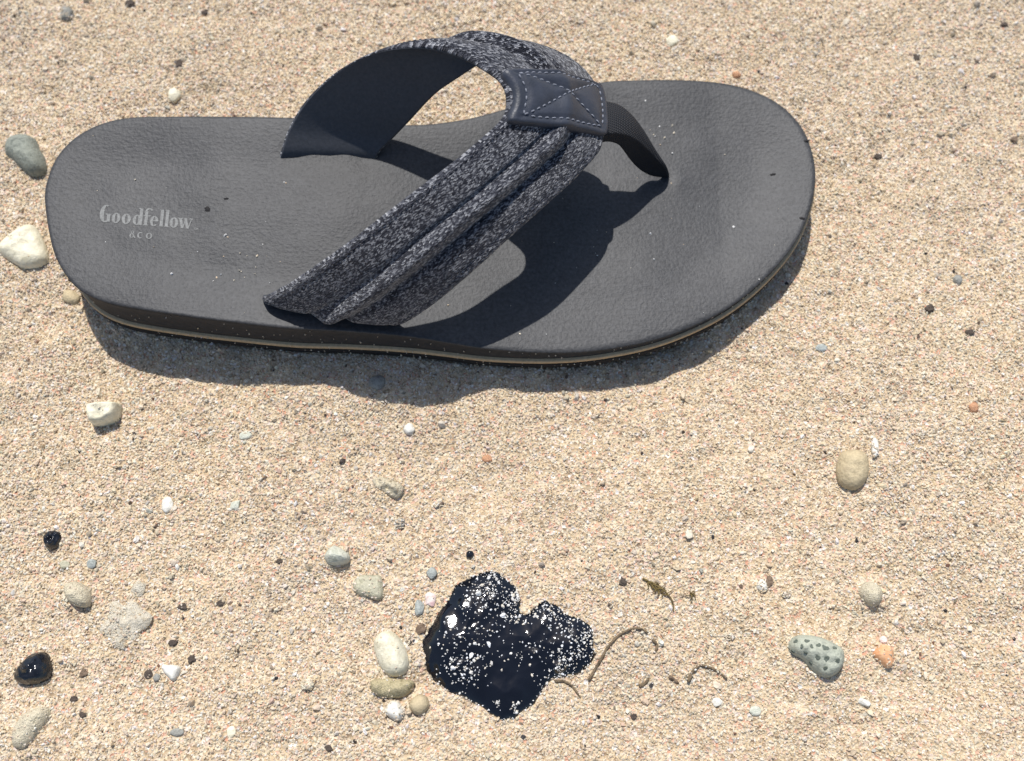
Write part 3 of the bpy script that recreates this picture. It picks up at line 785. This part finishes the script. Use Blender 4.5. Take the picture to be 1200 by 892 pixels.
# ------------------------------------------------------------------ pebbles, shells and bits on the sand
MS = dict(
    greygreen=m_stone('grey_green_stone', [srgb(118, 122, 112), srgb(152, 155, 142), srgb(134, 136, 124)], 350, .5, .8),
    spotted=m_stone('pale_green_pitted_stone', [srgb(158, 162, 146), srgb(184, 186, 168), srgb(168, 172, 156)], 260, .4, .75),
    cream=m_stone('cream_stone', [srgb(224, 214, 184), srgb(238, 230, 204), srgb(214, 204, 172)], 200, .35, .6),
    tan=m_stone('tan_stone', [srgb(188, 170, 136), srgb(206, 188, 152), srgb(178, 160, 130)], 260, .4, .8),
    beige=m_stone('beige_coral', [srgb(212, 200, 168), srgb(230, 218, 190), srgb(198, 184, 156)], 500, .9, .85),
    crumbly=m_stone('crumbly_coral', [srgb(240, 224, 194), srgb(250, 240, 218), srgb(222, 204, 172)], 700, 1.0, .9),
    mottled=m_stone('mottled_rock', [srgb(150, 140, 104), srgb(202, 188, 150), srgb(176, 164, 130)], 400, .9, .85),
    palegreen=m_stone('pale_green_stone', [srgb(186, 188, 168), srgb(216, 216, 198), srgb(200, 196, 180)], 260, .5, .7),
    shellgrey=m_stone('worn_grey_shell', [srgb(172, 168, 140), srgb(198, 192, 166), srgb(160, 156, 132)], 320, .5, .5),
    white=m_stone('white_shell', [srgb(222, 216, 200), srgb(238, 234, 222), srgb(212, 206, 190)], 260, .3, .5),
    pinkwhite=m_stone('pink_white_shell', [srgb(222, 190, 180), srgb(238, 222, 212), srgb(214, 160, 160)], 260, .3, .5),
    greyblue=m_stone('grey_blue_chip', [srgb(150, 156, 150), srgb(178, 182, 174), srgb(140, 146, 146)], 300, .4, .6),
    orange=m_stone('orange_shell', [srgb(216, 150, 104), srgb(232, 178, 132), srgb(236, 210, 178)], 120, .4, .55),
    brown=m_stone('brown_stone', [srgb(110, 92, 76), srgb(132, 112, 92), srgb(94, 78, 66)], 300, .5, .7),
    dark=m_stone('dark_brown_stone', [srgb(74, 64, 56), srgb(98, 86, 76), srgb(60, 54, 50)], 500, .7, .8),
    rust=m_stone('rust_orange_stone', [srgb(200, 146, 108), srgb(214, 164, 126), srgb(176, 124, 92)], 500, .6, .7),
    grey=m_stone('grey_stone', [srgb(140, 138, 130), srgb(166, 164, 154), srgb(124, 120, 114)], 400, .5, .8),
    weed=m_stone('dry_olive_weed', [srgb(96, 84, 48), srgb(126, 108, 66), srgb(74, 64, 44)], 400, .5, .8),
    stem=m_stone('dry_stem', [srgb(108, 92, 72), srgb(134, 116, 92), srgb(84, 72, 58)], 400, .6, .85),
)
def m_blackglass():
    t = NT('glossy_black_glass'); o = t.obj(); v = t.n('ShaderNodeTexVoronoi', Scale=420.0); t.l(o, v.inputs['Vector']); n = t.noise(o, 500, 3)
    t.l(t.ramp(n, [(.3, (.006, .007, .010, 1)), (.75, (.022, .024, .030, 1))]), t.b.inputs['Base Color'])
    t.set(Roughness=.12, Specular_IOR_Level=.6); b = t.bump(v.outputs['Distance'], .5, .0008); t.bump(n, .3, .0005, b); return t.m
MS['blackglass'] = m_blackglass()

def inflate(name, px, height, mat, label, cat, group=None, R=.5, noise_a=.08, seed=1, pits=(), tilt=0, lift=0.0, nring=18, flatten=1.0, nscale=.004):
    "a stone with this outline: rounded sides, uneven top, its foot sunk in the sand"
    P = np.array([at(a, b, height * .4) for a, b in px])[:, :2]
    P = resample(spline(P, 8, True), 72, True); c = P.mean(0)
    rad = np.min(np.linalg.norm(P - c, axis=1)) * 2 * R
    zs = float(sand_z0(c[0], c[1])) + .0002
    rings = []
    for t, z in ((.86, -.0022), (.97, -.0002)): rings.append(np.column_stack([c + (P - c) * t, np.full(72, z)]))
    for s_ in np.cos(np.linspace(0, math.pi / 2, nring))[:-1]:
        q = c + (P - c) * s_
        d = dist_poly(q[:, 0], q[:, 1], P[::2]); r = np.clip(d / rad, 0, 1)
        z = height * (1 - (1 - r) ** (2 * flatten)) ** .5 * (1 - noise_a) + .0003
        z = z + height * noise_a * 2 * (vnoise(q[:, 0], q[:, 1], nscale, seed) * .7 + vnoise(q[:, 0], q[:, 1], nscale * .4, seed + 1) * .3) * r
        for a, b, pr, pd in pits:
            w_ = at(a, b, height)[:2]; z = z - pd * np.exp(-((q[:, 0] - w_[0]) ** 2 + (q[:, 1] - w_[1]) ** 2) / pr ** 2)
        z = z + tilt * (q[:, 1] - c[1]) * r
        rings.append(np.column_stack([q, z]))
    rings.append(np.column_stack([np.repeat(c[None], 72, 0) + (P - c) * .002, np.full(72, rings[-1][:, 2].mean())]))
    V_ = np.array(rings); V_[:, :, 2] += zs + lift
    o = mesh_obj(name, V_.reshape(-1, 3), grid_faces(len(V_), 72, wrap=True), mat, origin=(c[0], c[1], zs))
    bm = bmesh.new(); bm.from_mesh(o.data); bmesh.ops.remove_doubles(bm, verts=bm.verts, dist=.00001); bmesh.ops.recalc_face_normals(bm, faces=bm.faces); bm.to_mesh(o.data); bm.free()
    return tag(o, label, cat, group)

def pebble(name, px, py, w_, h_, mat, label, cat='pebble', group=None, ang=0, thick=.8, lift=.25, facets=0, amp=.12, seed=0, sub=3):
    "a small stone: ellipsoid w_ x h_ pixels, lumpy or broken along flat faces"
    c = at(px, py, 0); mx = (at(px + 1, py, 0) - c)[0]; my = abs((at(px, py + 1, 0) - c)[1])
    rs = np.random.default_rng(seed + int(px * 7 + py))
    if mat is MS['dark'] or mat is MS['brown']: facets, thick, amp = facets or 6, thick * .6, .3
    bm = bmesh.new(); bmesh.ops.create_icosphere(bm, subdivisions=sub, radius=1)
    pl = [(Vector(rs.normal(0, 1, 3)).normalized(), rs.uniform(.62, .85)) for _ in range(facets)]
    off = Vector(rs.uniform(0, 50, 3))
    for v in bm.verts:
        p = v.co.copy()
        p *= 1 + amp * noise.noise(p * 1.3 + off) * 2 + amp * .5 * noise.noise(p * 3.5 + off)
        for n_, d_ in pl:
            k = p.dot(n_) - d_
            if k > 0: p -= n_ * k * .95
        v.co = p
    rz = thick * min(w_ * mx, h_ * my) / 2
    ca, sa = math.cos(math.radians(ang)), math.sin(math.radians(ang))
    for v in bm.verts:
        x, y = v.co.x * w_ * .94 * mx / 2, v.co.y * h_ * my / 2
        v.co = Vector((x * ca - y * sa, x * sa + y * ca, v.co.z * rz))
    me = bpy.data.meshes.new(name); bm.to_mesh(me); bm.free()
    me.polygons.foreach_set('use_smooth', [facets == 0] * len(me.polygons))
    me.materials.append(mat)
    o = bpy.data.objects.new(name, me); COL.objects.link(o)
    o.location = (c[0], c[1], float(sand_z(c[0], c[1])) + rz * (lift - .25) + .0004)
    return tag(o, label, cat, group)

inflate('pebble', [(6.7, 168), (15, 160), (30, 157.5), (40, 161.6), (44, 171.7), (50.5, 183.5), (52, 198.6), (43.8, 205), (33.7, 203.7), (22, 195), (13.5, 187), (6, 182)], .0075, MS['greygreen'], 'grey-green rounded pebble left of the sandal heel', 'pebble', R=.5, seed=3)
inflate('stone', [(0, 287), (20, 270), (37, 263.5), (47, 273.6), (57, 300.5), (50.5, 310.6), (30, 314.6), (20, 310.6), (0, 297)], .0055, MS['cream'], 'smooth cream angular stone touching the sandal heel', 'stone', R=.3, seed=5, pits=((28, 285, .0015, .0008),))
inflate('coral_piece', [(102, 478), (108.5, 473), (137.5, 471.5), (140, 478), (137.5, 489), (131, 494), (111, 498), (104.7, 493)], .0075, MS['cream'], 'cream block-shaped coral piece casting a shadow below the sandal heel', 'coral', R=.22, seed=8, tilt=.1)
inflate('stone', [(980, 545), (984, 532), (998, 527), (1013, 532), (1017, 545), (1016, 560), (1008, 572), (996, 575), (984, 568), (980, 557)], .0062, MS['tan'], 'smooth tan upright oval stone at right beside a white shell sliver', 'stone', R=.45, seed=9, pits=((998, 556, .0012, .0004),))
spots = [(933, 752), (931, 763), (944, 752), (949, 758), (943, 765), (957, 757), (964, 760), (956, 770), (966, 772), (976, 760), (979, 775), (966, 783), (951, 777), (938, 758)]
sp_ = inflate('pebble', [(924, 753.5), (933, 745), (953, 745), (973, 752), (986.6, 762), (986.6, 780), (976.5, 792), (963, 794), (949.5, 784), (939.5, 773.7), (926, 765)], .0072, MS['spotted'], 'grey-green pebble covered with dark ringed pits', 'pebble', R=.45, seed=10, nring=30, pits=[(a, b, .0009, .0007) for a, b in spots])
M['pit'] = m_plain('dark_pit', srgb(104, 110, 100), .9, .1, 1500, .4, .0002, .3)
rg = random.Random(4)
pit_me = None
dg = bpy.context.evaluated_depsgraph_get()
for a, b in spots:      # each pit's dark mineral ring
    w_ = at(a, b, .0065); loc = Vector((w_[0], w_[1], .05)) - sp_.location
    hit, hp, hn, _ = sp_.ray_cast(loc, Vector((0, 0, -1)))
    if not hit: continue
    r0 = rg.uniform(.0005, .0012); q = hn.to_track_quat('Z', 'Y'); k = 12; vs = []
    for rr_, zz in ((r0, .0000), (r0 * .85, .0004), (r0 * .5, .00030), (r0 * .2, .00026)):
        for m in range(k):
            an = 2 * math.pi * m / k; f = 1 + .28 * math.sin(an * 2 + a) + .18 * math.sin(an * 3 + b)
            vs.append(np.array(sp_.location + hp + q @ Vector((rr_ * f * math.cos(an), rr_ * f * math.sin(an), zz))))
    fs = grid_faces(4, k, wrap=True) + [tuple(range(3 * k, 4 * k))]
    mesh_obj('dark_pit', vs, fs, M['pit'], sp_)
inflate('black_stone', [(13.5, 789), (23.5, 775), (35, 765), (50.5, 765), (56.5, 780), (54, 794), (40, 802), (25, 803), (15, 799)], .0078, MS['blackglass'], 'larger glossy black stone near the lower left corner', 'stone', 'glossy black stones', R=.5, noise_a=.24, seed=12, nscale=.0042)
inflate('black_stone', [(47, 629), (55.5, 620.6), (67, 622), (69, 632), (62, 642.5), (52, 642.5)], .0050, MS['blackglass'], 'smaller rough glittering black stone at left, above the grey-beige stone', 'stone', 'glossy black stones', R=.5, noise_a=.3, seed=13, nscale=.002)
inflate('stone', [(75.7, 686), (87.5, 681), (104, 691), (104, 710), (87.5, 710), (77, 701)], .0060, MS['beige'], 'grey-beige angular stone just left of the crumbly coral lump', 'stone', R=.4, noise_a=.16, seed=14)
inflate('coral_lump', [(113, 738), (121, 722), (124, 706), (136, 701), (143, 707), (155, 701), (164, 712), (176, 722), (170, 735), (162, 740), (158, 752), (146, 750), (143, 761), (128, 756), (124, 748)], .0046, MS['crumbly'], 'pale crumbly coral lump half buried in the sand at lower left', 'coral', R=.8, noise_a=.38, seed=15, nscale=.003)
inflate('stone', [(12, 868), (15, 851), (30, 834), (50.5, 827.5), (57, 838), (44, 861), (27, 878), (15, 876)], .0055, MS['beige'], 'long beige stone slanting out of the sand in the bottom left corner', 'stone', R=.55, noise_a=.12, seed=16)
inflate('pebble', [(380, 650), (388, 640), (398, 641), (409, 650), (407, 659), (390, 662.6), (381.5, 657.6)], .0058, MS['palegreen'], 'pale greenish-white pebble up and left of the worn grey shell', 'pebble', R=.5, noise_a=.12, seed=17)
inflate('shell_piece', [(414, 685), (420.6, 675), (436, 674), (447, 676.5), (449.6, 698), (443, 704), (431, 700), (423, 699), (415.6, 693)], .0030, MS['shellgrey'], 'worn flat grey-green shell piece above the cream oval pebble', 'shell', R=.3, noise_a=.15, seed=18)
inflate('pebble', [(438, 753.5), (446, 741), (458.5, 739.6), (471, 751), (480, 774), (476, 789), (463.5, 794), (451, 789), (442, 774)], .0070, MS['cream'], 'smooth cream oval pebble left of the tar blob', 'pebble', R=.5, seed=19, noise_a=.05)
inflate('stone', [(433, 801), (438, 796), (456, 794), (483, 797.6), (484, 806), (474, 817), (450, 818), (437, 813)], .0060, MS['mottled'], 'mottled olive-beige stone lying directly under the cream oval pebble', 'stone', R=.5, noise_a=.16, seed=20)
inflate('coral_piece', [(436, 561), (448, 559), (468, 566), (473, 574), (465, 584), (451, 578), (440, 571)], .0048, MS['beige'], 'small knobbly beige coral piece in the middle of the bare sand', 'coral', R=.5, noise_a=.4, seed=22, nscale=.0022)
inflate('shell_piece', [(1022.5, 766), (1030, 757), (1041.7, 755.7), (1047.6, 766), (1046, 780.7), (1039, 783), (1027, 773)], .0038, MS['orange'], 'orange shell fragment right of the pitted pebble', 'shell', R=.4, seed=23)
inflate('pebble', [(1006, 692), (1013.7, 682), (1027, 683.4), (1034, 695), (1030, 708.5), (1021, 711.4), (1010.7, 704)], .0062, MS['beige'], 'round beige coral pebble above the orange shell fragment', 'pebble', R=.5, noise_a=.14, seed=24)
inflate('pebble', [(451, 834), (457.6, 821.7), (467.7, 821.7), (474, 834), (470, 844), (460, 843)], .0045, MS['white'], 'small white pebble below the mottled olive-beige stone', 'pebble', R=.45, seed=25)
inflate('pebble', [(480, 824), (490, 814), (500.5, 816.6), (503, 829), (493, 838), (483, 834)], .0045, MS['tan'], 'small tan pebble between the white pebble and the tar blob', 'pebble', R=.5, seed=26)
inflate('shell_chip', [(186.7, 782), (198.5, 778.7), (210, 782), (205, 795.6), (198.5, 797)], .0030, MS['white'], 'bright white triangular shell chip at lower left', 'shell', R=.4, seed=27)

WG = 'white chips and pebbles scattered on the sand'
DG = 'dark grit pebbles scattered on the sand'
GG = 'grey chips scattered on the sand'
for a in [
 (205, 113, 15, 15, 'cream', 'whitish round pebble on the sand above the sandal heel', 'pebble', WG, dict()),
 (480, 504, 14, 14, 'white', 'round white pebble on bare sand between the sandal and the coral piece', 'pebble', WG, dict(lift=.4)),
 (469, 613, 13, 13, 'grey', 'square grey chip below the knobbly coral piece', 'chip', GG, dict(facets=5)),
 (361, 803, 17, 15, 'cream', 'small cream chip left of the mottled stone', 'chip', WG, dict(facets=5)),
 (492, 713, 13, 20, 'greyblue', 'upright grey chip touching the upper left edge of the tar', 'chip', GG, dict(facets=4)),
 (507, 672, 14, 16, 'greyblue', 'blue-grey chip on the sand above the tar blob', 'chip', GG, dict(facets=5)),
 (505, 703, 15, 17, 'pinkwhite', 'pinkish white chip at the upper left edge of the tar', 'chip', WG, dict(facets=5, thick=.5)),
 (494, 737, 15, 12, 'brown', 'brown stone chip against the left edge of the tar', 'chip', DG, dict(facets=4, ang=30)),
 (481, 751, 9, 14, 'blackglass', 'tiny black splinter between the cream oval pebble and the tar', 'chip', DG, dict(facets=5, ang=-35)),
 (551, 651, 10, 9, 'blackglass', 'tiny glossy black bead on the sand above the tar blob', 'pebble', DG, dict(lift=.6)),
 (1020, 528, 9, 24, 'white', 'thin white shell sliver standing beside the tan oval stone', 'shell', WG, dict(ang=-6, thick=.9, lift=1.2)),
 (1035, 750, 10, 9, 'pinkwhite', 'white shell tip right above the orange shell fragment', 'shell', WG, dict(facets=4)),
 (1012, 823, 17, 11, 'white', 'small white oblong chip below the orange shell fragment', 'chip', WG, dict(facets=5, ang=-20)),
 (890, 688, 14, 15, 'white', 'white pebble beside a brown bit up and left of the pitted pebble', 'pebble', WG, dict()),
 (899, 683, 10, 14, 'brown', 'brown bit pressed against the white pebble', 'pebble', DG, dict(thick=.4)),
 (854, 746, 13, 10, 'dark', 'dark pebble left of the pitted pebble', 'pebble', DG, dict()),
 (729, 683, 10, 10, 'dark', 'dark grit pebble near the upper right edge of the tar blob', 'pebble', DG, dict()),
 (1088, 364, 13, 10, 'dark', 'dark brown pebble on the sand right of the sandal toe', 'pebble', DG, dict(lift=.5)),
 (1135, 391, 10, 8, 'dark', 'dark speck of stone below and right of the dark brown pebble', 'pebble', DG, dict()),
 (1139, 479, 12, 12, 'rust', 'small orange-brown pebble near the right edge of the photo', 'pebble', None, dict()),
 (1123, 328, 12, 12, 'grey', 'pale grey pebble right of the sandal toe, above the dark brown one', 'pebble', GG, dict()),
 (862, 91, 11, 8, 'rust', 'small rust-orange pebble just above the sandal toe', 'pebble', None, dict()),
 (1030, 182, 10, 8, 'dark', 'small brown pebble level with the top of the sandal toe', 'pebble', DG, dict()),
 (1073, 69, 8, 9, 'dark', 'dark speck of stone in the upper right sand', 'pebble', DG, dict()),
 (787, 51, 15, 12, 'cream', 'cream chip on the sand above the sandal forefoot', 'chip', WG, dict(thick=.5)),
 (444, 452, 20, 17, 'grey', 'grey pebble lying in the shadow of the sandal', 'pebble', GG, dict(thick=.5)),
 (85, 350, 24, 15, 'tan', 'tan stone half under the lower heel edge of the sandal', 'stone', None, dict(ang=-35)),
 (288, 510, 17, 10, 'palegreen', 'pale flat chip on the sand below the middle of the sandal', 'chip', WG, dict(ang=15, thick=.4)),
 (197, 592, 15, 18, 'white', 'white-green chip on the sand at left, right of the glittering black stone', 'chip', WG, dict(thick=.4)),
 (277, 592, 12, 14, 'palegreen', 'small pale green chip right of the white-green chip', 'chip', WG, dict(facets=4, ang=-30, thick=.5)),
 (75, 661, 14, 10, 'shellgrey', 'small olive-grey chip below the glittering black stone', 'chip', GG, dict(thick=.5)),
 (108, 661, 12, 12, 'greyblue', 'small blue-grey rough chip right of the olive-grey chip', 'chip', GG, dict(facets=5, thick=.6)),
 (163, 690, 18, 17, 'crumbly', 'small crumbly white lump at the top edge of the coral lump', 'coral', None, dict(thick=.45, amp=.3)),
 (240, 70 - 70 + 14, 9, 8, 'dark', 'dark speck of stone above the sandal heel near the top edge', 'pebble', DG, dict()),
 (152, 3, 13, 9, 'dark', 'dark pebble cut by the top edge of the photo at upper left', 'pebble', DG, dict()),
 (210, 76, 9, 9, 'dark', 'dark round speck just above the whitish round pebble', 'pebble', DG, dict()),
 (80, 20, 16, 15, 'grey', 'mottled grey pebble in the upper left corner', 'pebble', GG, dict(amp=.2)),
 (213, 711, 14, 9, 'dark', 'flat black chip right of the crumbly coral lump', 'chip', DG, dict(thick=.4)),
 (259, 707, 12, 8, 'dark', 'dark chip second to the right of the crumbly coral lump', 'chip', DG, dict(thick=.4)),
 (202, 753, 11, 9, 'dark', 'black speck of stone above the white triangular chip', 'pebble', DG, dict()),
 (224, 772, 9, 10, 'dark', 'dark speck of stone right above the white triangular chip', 'pebble', DG, dict()),
 (173, 790, 12, 10, 'dark', 'dark brown chip left of the white triangular chip', 'chip', DG, dict(ang=35, thick=.5)),
 (183, 794, 9, 10, 'grey', 'tiny grey chip between the brown and the white triangular chips', 'chip', GG, dict(thick=.5)),
 (97, 788, 11, 9, 'brown', 'brown pebble right of the larger glossy black stone', 'pebble', DG, dict()),
 (85, 819, 11, 8, 'dark', 'dark chip above the slanting beige stone', 'chip', DG, dict()),
 (97, 838, 9, 8, 'dark', 'dark speck of stone right of the slanting beige stone', 'pebble', DG, dict()),
 (919, 820 - 122, 9, 8, 'dark', 'dark speck between the white pebble and the round beige pebble', 'pebble', DG, dict()),
 (271, 858, 11, 15, 'cream', 'small pale chip near the bottom edge left of centre', 'chip', WG, dict(thick=.4)),
 (208, 858, 18, 10, 'grey', 'flat grey-beige chip near the bottom edge at lower left', 'chip', GG, dict(thick=.35)),
 (386, 877, 11, 7, 'dark', 'dark splinter at the bottom edge left of centre', 'chip', DG, dict(ang=-20)),
 (743, 840, 9, 8, 'dark', 'dark speck of stone right of the bottom of the tar blob', 'pebble', DG, dict()),
 (840, 823, 14, 11, 'white', 'pale chip below the curved dry stem', 'chip', WG, dict(thick=.5, facets=4)),
 (885, 833, 15, 12, 'palegreen', 'pale greenish chip beside the dent at lower right', 'chip', WG, dict(thick=.5)),
 (571, 538, 12, 9, 'rust', 'small red-orange grain in the middle of the sand', 'pebble', None, dict(thick=.5)),
 (513, 592, 9, 7, 'dark', 'dark speck of stone right of the knobbly coral piece', 'pebble', DG, dict()),
 (327, 658, 8, 7, 'dark', 'dark speck of stone left of the pale greenish-white pebble', 'pebble', DG, dict()),
 (960, 410, 14, 9, 'greyblue', 'flat pale grey chip below the sandal toe', 'chip', GG, dict(thick=.4)),
 (1078, 510, 8, 9, 'dark', 'dark speck between the tan oval stone and the orange-brown pebble', 'pebble', DG, dict()),
 (1176, 30, 9, 7, 'dark', 'dark speck of stone in the upper right corner', 'pebble', DG, dict()),
 (1187, 165, 9, 7, 'brown', 'brown speck of stone at the right edge, upper part', 'pebble', DG, dict()),
]:
    px_, py_, w1, h1, mk, lab, cat_, grp, kw = a
    pebble(('shell_chip' if cat_ == 'shell' else 'coral_lump' if cat_ == 'coral' else cat_), px_, py_, w1, h1, MS[mk], lab, cat_, grp, **kw)

# ---- dry stems and weed
def tube(path, r0, r1, k=7):
    P = np.array(path); n_ = len(P); vs = []
    for i in range(n_):
        d_ = P[min(i + 1, n_ - 1)] - P[max(i - 1, 0)]; d_ /= np.linalg.norm(d_) + 1e-9
        s_ = np.cross(d_, (0, 0, 1)); s_ /= np.linalg.norm(s_) + 1e-9; u_ = np.cross(s_, d_); r = r0 + (r1 - r0) * i / (n_ - 1); r *= .75 + .5 * abs(math.sin(i * 1.7 + P[0][0] * 900))
        for m in range(k):
            an = 2 * math.pi * m / k; vs.append(P[i] + (s_ * math.cos(an) + u_ * math.sin(an)) * r)
    f = grid_faces(n_, k, wrap=True) + [tuple(range(k))[::-1], tuple(range((n_ - 1) * k, n_ * k))]
    return vs, f
def stem(name, pts, r, mat, label, cat, lift=.0003, r1=None, group=None):
    P = spline(np.array([at(a, b, 0) for a, b in pts]), 8)
    for i, p in enumerate(P): p[2] = float(sand_z(p[0], p[1])) + lift + .0001 + .0003 * math.sin(i * .7)
    v, f = tube(P, r, r1 or r * .6); v = np.array(v)
    return tag(mesh_obj(name, v, f, mat, origin=P[len(P) // 2]), label, cat, group)
SG = 'dry stems half sunk in the sand'
stem('dry_stem', [(690, 797), (699, 781), (711, 760), (722, 747), (738, 738), (750, 738), (757, 742)], .00050, MS['stem'], 'long curved dry stem right of the tar blob', 'stem', .0006, group=SG)
stem('dry_stem', [(764, 750), (769, 757), (766, 766)], .00055, MS['stem'], 'short stub of stem at the right end of the long curved stem', 'stem', .0004, group=SG)
stem('dry_stem', [(806, 799), (811, 787), (820, 780), (832, 783), (843, 788), (851, 796)], .00048, MS['stem'], 'smaller hooked dry stem left of the pitted pebble', 'stem', .0006, group=SG)
stem('dry_stem', [(784, 793), (790, 797), (795, 801)], .00060, MS['brown'], 'tiny straight twig left of the hooked dry stem', 'stem', .0004, group=SG)
stem('dry_stem', [(749, 804), (757, 800), (760, 793)], .00060, MS['stem'], 'tiny bent twig below the long curved stem', 'stem', .0003, group=SG)
stem('dry_stem', [(650, 798), (662, 799), (672, 806), (680, 818)], .0005, MS['stem'], 'faint stem running from the lower right edge of the tar', 'stem', .0003, group=SG)
weed = bpy.data.objects.new('seaweed_sprig', None); COL.objects.link(weed); wc_ = at(775, 695, 0)
weed.location = (wc_[0], wc_[1], float(sand_z(wc_[0], wc_[1])))
tag(weed, 'dry olive seaweed sprig with fine branches above the long curved stem', 'seaweed')
def wstem(nm, pts, r, lift):
    P = spline(np.array([at(a, b, 0) for a, b in pts]), 6)
    for i, p in enumerate(P): p[2] = float(sand_z(p[0], p[1])) + lift + .0008 * math.sin(math.pi * i / (len(P) - 1))
    v, f = tube(P, r, r * .5); mesh_obj(nm, v, f, MS['weed'], weed)
wstem('stem', [(752, 679), (764, 685), (775, 692), (783, 700), (787, 708), (788, 717)], .00034, .0007)
rw = random.Random(9)
for i in range(22):
    t = rw.uniform(.15, .75); bx, by = 752 + 34 * t, 679 + 26 * t; an = rw.uniform(-1.6, 1.6) + .5; L_ = rw.uniform(6, 14)
    wstem('branch', [(bx, by), (bx + L_ * .5 * math.cos(an), by + L_ * .5 * math.sin(an) + rw.uniform(-1, 1)), (bx + L_ * math.cos(an + .3), by + L_ * math.sin(an + .5 + rw.uniform(-.8, .8)))], .00019, .0007)
weed2 = bpy.data.objects.new('seaweed_tuft', None); COL.objects.link(weed2); wc_ = at(808, 697, 0)
weed2.location = (wc_[0], wc_[1], float(sand_z(wc_[0], wc_[1])))
tag(weed2, 'tiny olive seaweed tuft right of the seaweed sprig', 'seaweed')
weed = weed2
for i in range(9):
    an = rw.uniform(0, 6.28); L_ = rw.uniform(4, 8); wstem('branch', [(808, 697), (808 + L_ * .5 * math.cos(an), 697 + L_ * .5 * math.sin(an)), (808 + L_ * math.cos(an + .4), 697 + L_ * 1.3 * math.sin(an + .4))], .0002, .0006)

# ---- loose sand grains lying on the footbed
fp = [(163, 217, 1), (185, 296, .8), (206, 327, 1.3), (267, 281, 1.3), (270, 283, .8), (284, 301, 1), (292, 304, .8), (303, 304, 1), (304, 303, .8), (265, 305, .8), (283, 321, .9), (285, 322, .8), (262, 326, 1), (257, 330, .9), (253, 334, .7), (277, 333, .8), (289, 329, .7), (302, 317, .8), (301, 325, .8), (318, 335, .7), (337, 219, 1),
 (756, 120, 1), (773, 148, .9), (788, 147, 1), (766, 157, .8), (768, 159, .8), (779, 161, 1.3), (790, 155, 1), (762, 152, .7), (774, 169, .9), (788, 179, 1.1), (758, 159, .7), (787, 214, 1), (860, 265, 1.1), (762, 274, 1), (766, 305, .9), (525, 356, 1), (609, 395, 1.1), (335, 218, .7), (700, 300, .7), (888, 330, .8), (906, 290, .6), (640, 395, .6), (235, 300, .5), (310, 290, .6), (330, 310, .5), (850, 180, .6), (820, 240, .5)]
for _ in range(60): fp.append((rng.uniform(90, 930), rng.uniform(150, 380), rng.uniform(.25, .5)))
q = np.array([at(a, b, .0205 if a < 600 else .015)[:2] for a, b, c in fp]); qs = np.array([c for a, b, c in fp]) * .00042
kq = inside_poly(q[:, 0], q[:, 1], out_poly) ; q, qs = q[kq], qs[kq]
grains('footbed_grains', np.column_stack([q, foot_z(q[:, 0], q[:, 1]) + qs * .35]), qs, np.array([srgb(*c)[:3] for c in ((250, 246, 238), (240, 226, 200), (232, 208, 176))])[rng.integers(0, 3, len(q))], label='stray sand grains lying on the sandal footbed')
# wet-looking dark scuffs pressed into the heel foam
for a, b, r_ in ((243, 245, 4.2), (265, 233, 2.4), (906, 204, 3), (944, 168, 3), (939, 258, 3)):
    c3 = at(a, b, float(ztop(a)) - .0013); zc = float(foot_z(c3[0], c3[1])); k = 14
    vs = [np.array([c3[0], c3[1], zc + .00035])]
    for rr_, zz in ((.6, .00028), (1, .00004)):
        for m in range(k):
            an = 2 * math.pi * m / k; f_ = rr_ * r_ * .0003 * (1 + .25 * math.sin(2 * an + a) + .15 * math.sin(5 * an)); x_, y_ = c3[0] + f_ * math.cos(an), c3[1] + .7 * f_ * math.sin(an)
            vs.append(np.array([x_, y_, float(foot_z(x_, y_)) + zz]))
    fs = [(0, 1 + m, 1 + (m + 1) % k) for m in range(k)] + [(1 + m, 1 + k + m, 1 + k + (m + 1) % k, 1 + (m + 1) % k) for m in range(k)]
    mesh_obj('scuff_mark', vs, fs, M['rubber'], footbed)

# ------------------------------------------------------------------ loose grains lying on stones and clinging to the sole
bpy.context.view_layer.update()
DP, DS = [], []
def dust(o, n, big=1.0):
    bb = [o.matrix_world @ Vector(c) for c in o.bound_box]; x0, x1 = min(b.x for b in bb), max(b.x for b in bb); y0, y1 = min(b.y for b in bb), max(b.y for b in bb)
    for _ in range(n):
        p = Vector((random.uniform(x0, x1), random.uniform(y0, y1), .06)); hit, hp, hn, _i = o.ray_cast(p - o.location, Vector((0, 0, -1)))
        if not hit: continue
        wp = hp + o.location; low = float(np.clip(1 - (wp.z - float(sand_z(wp.x, wp.y))) / .003, .08, 1))
        if random.random() < low: DP.append(wp); DS.append(random.uniform(.0002, .00055) * big)
for o in list(bpy.data.objects):
    l = o.get('label', '')
    if 'crumbly coral lump' in l and 'half' in l: dust(o, 420, 1.15)
    elif 'long beige stone' in l or 'mottled' in l: dust(o, 220)
    elif any(k in l for k in ('knobbly', 'worn flat', 'grey-beige angular', 'round beige', 'tan oval', 'pitted', 'cream oval', 'cream angular', 'block-shaped')): dust(o, 110)
DC = grain_colors(len(DP))
for _ in range(700):
    i = random.randrange(NO); h_ = random.random() ** 2.2
    p = out_poly[i] + nor[i] * (.0012 if h_ < .4 else -.0002); z = base[i] + (zt[i] - base[i]) * h_ * .9
    DP.append(Vector((p[0], p[1], z))); DS.append(random.uniform(.00015, .00038))
DC = np.vstack([DC, grain_colors(700)])
grains('loose_grains', np.array(DP), np.array(DS), DC, label='loose sand grains dusted over stones and the side of the sole')
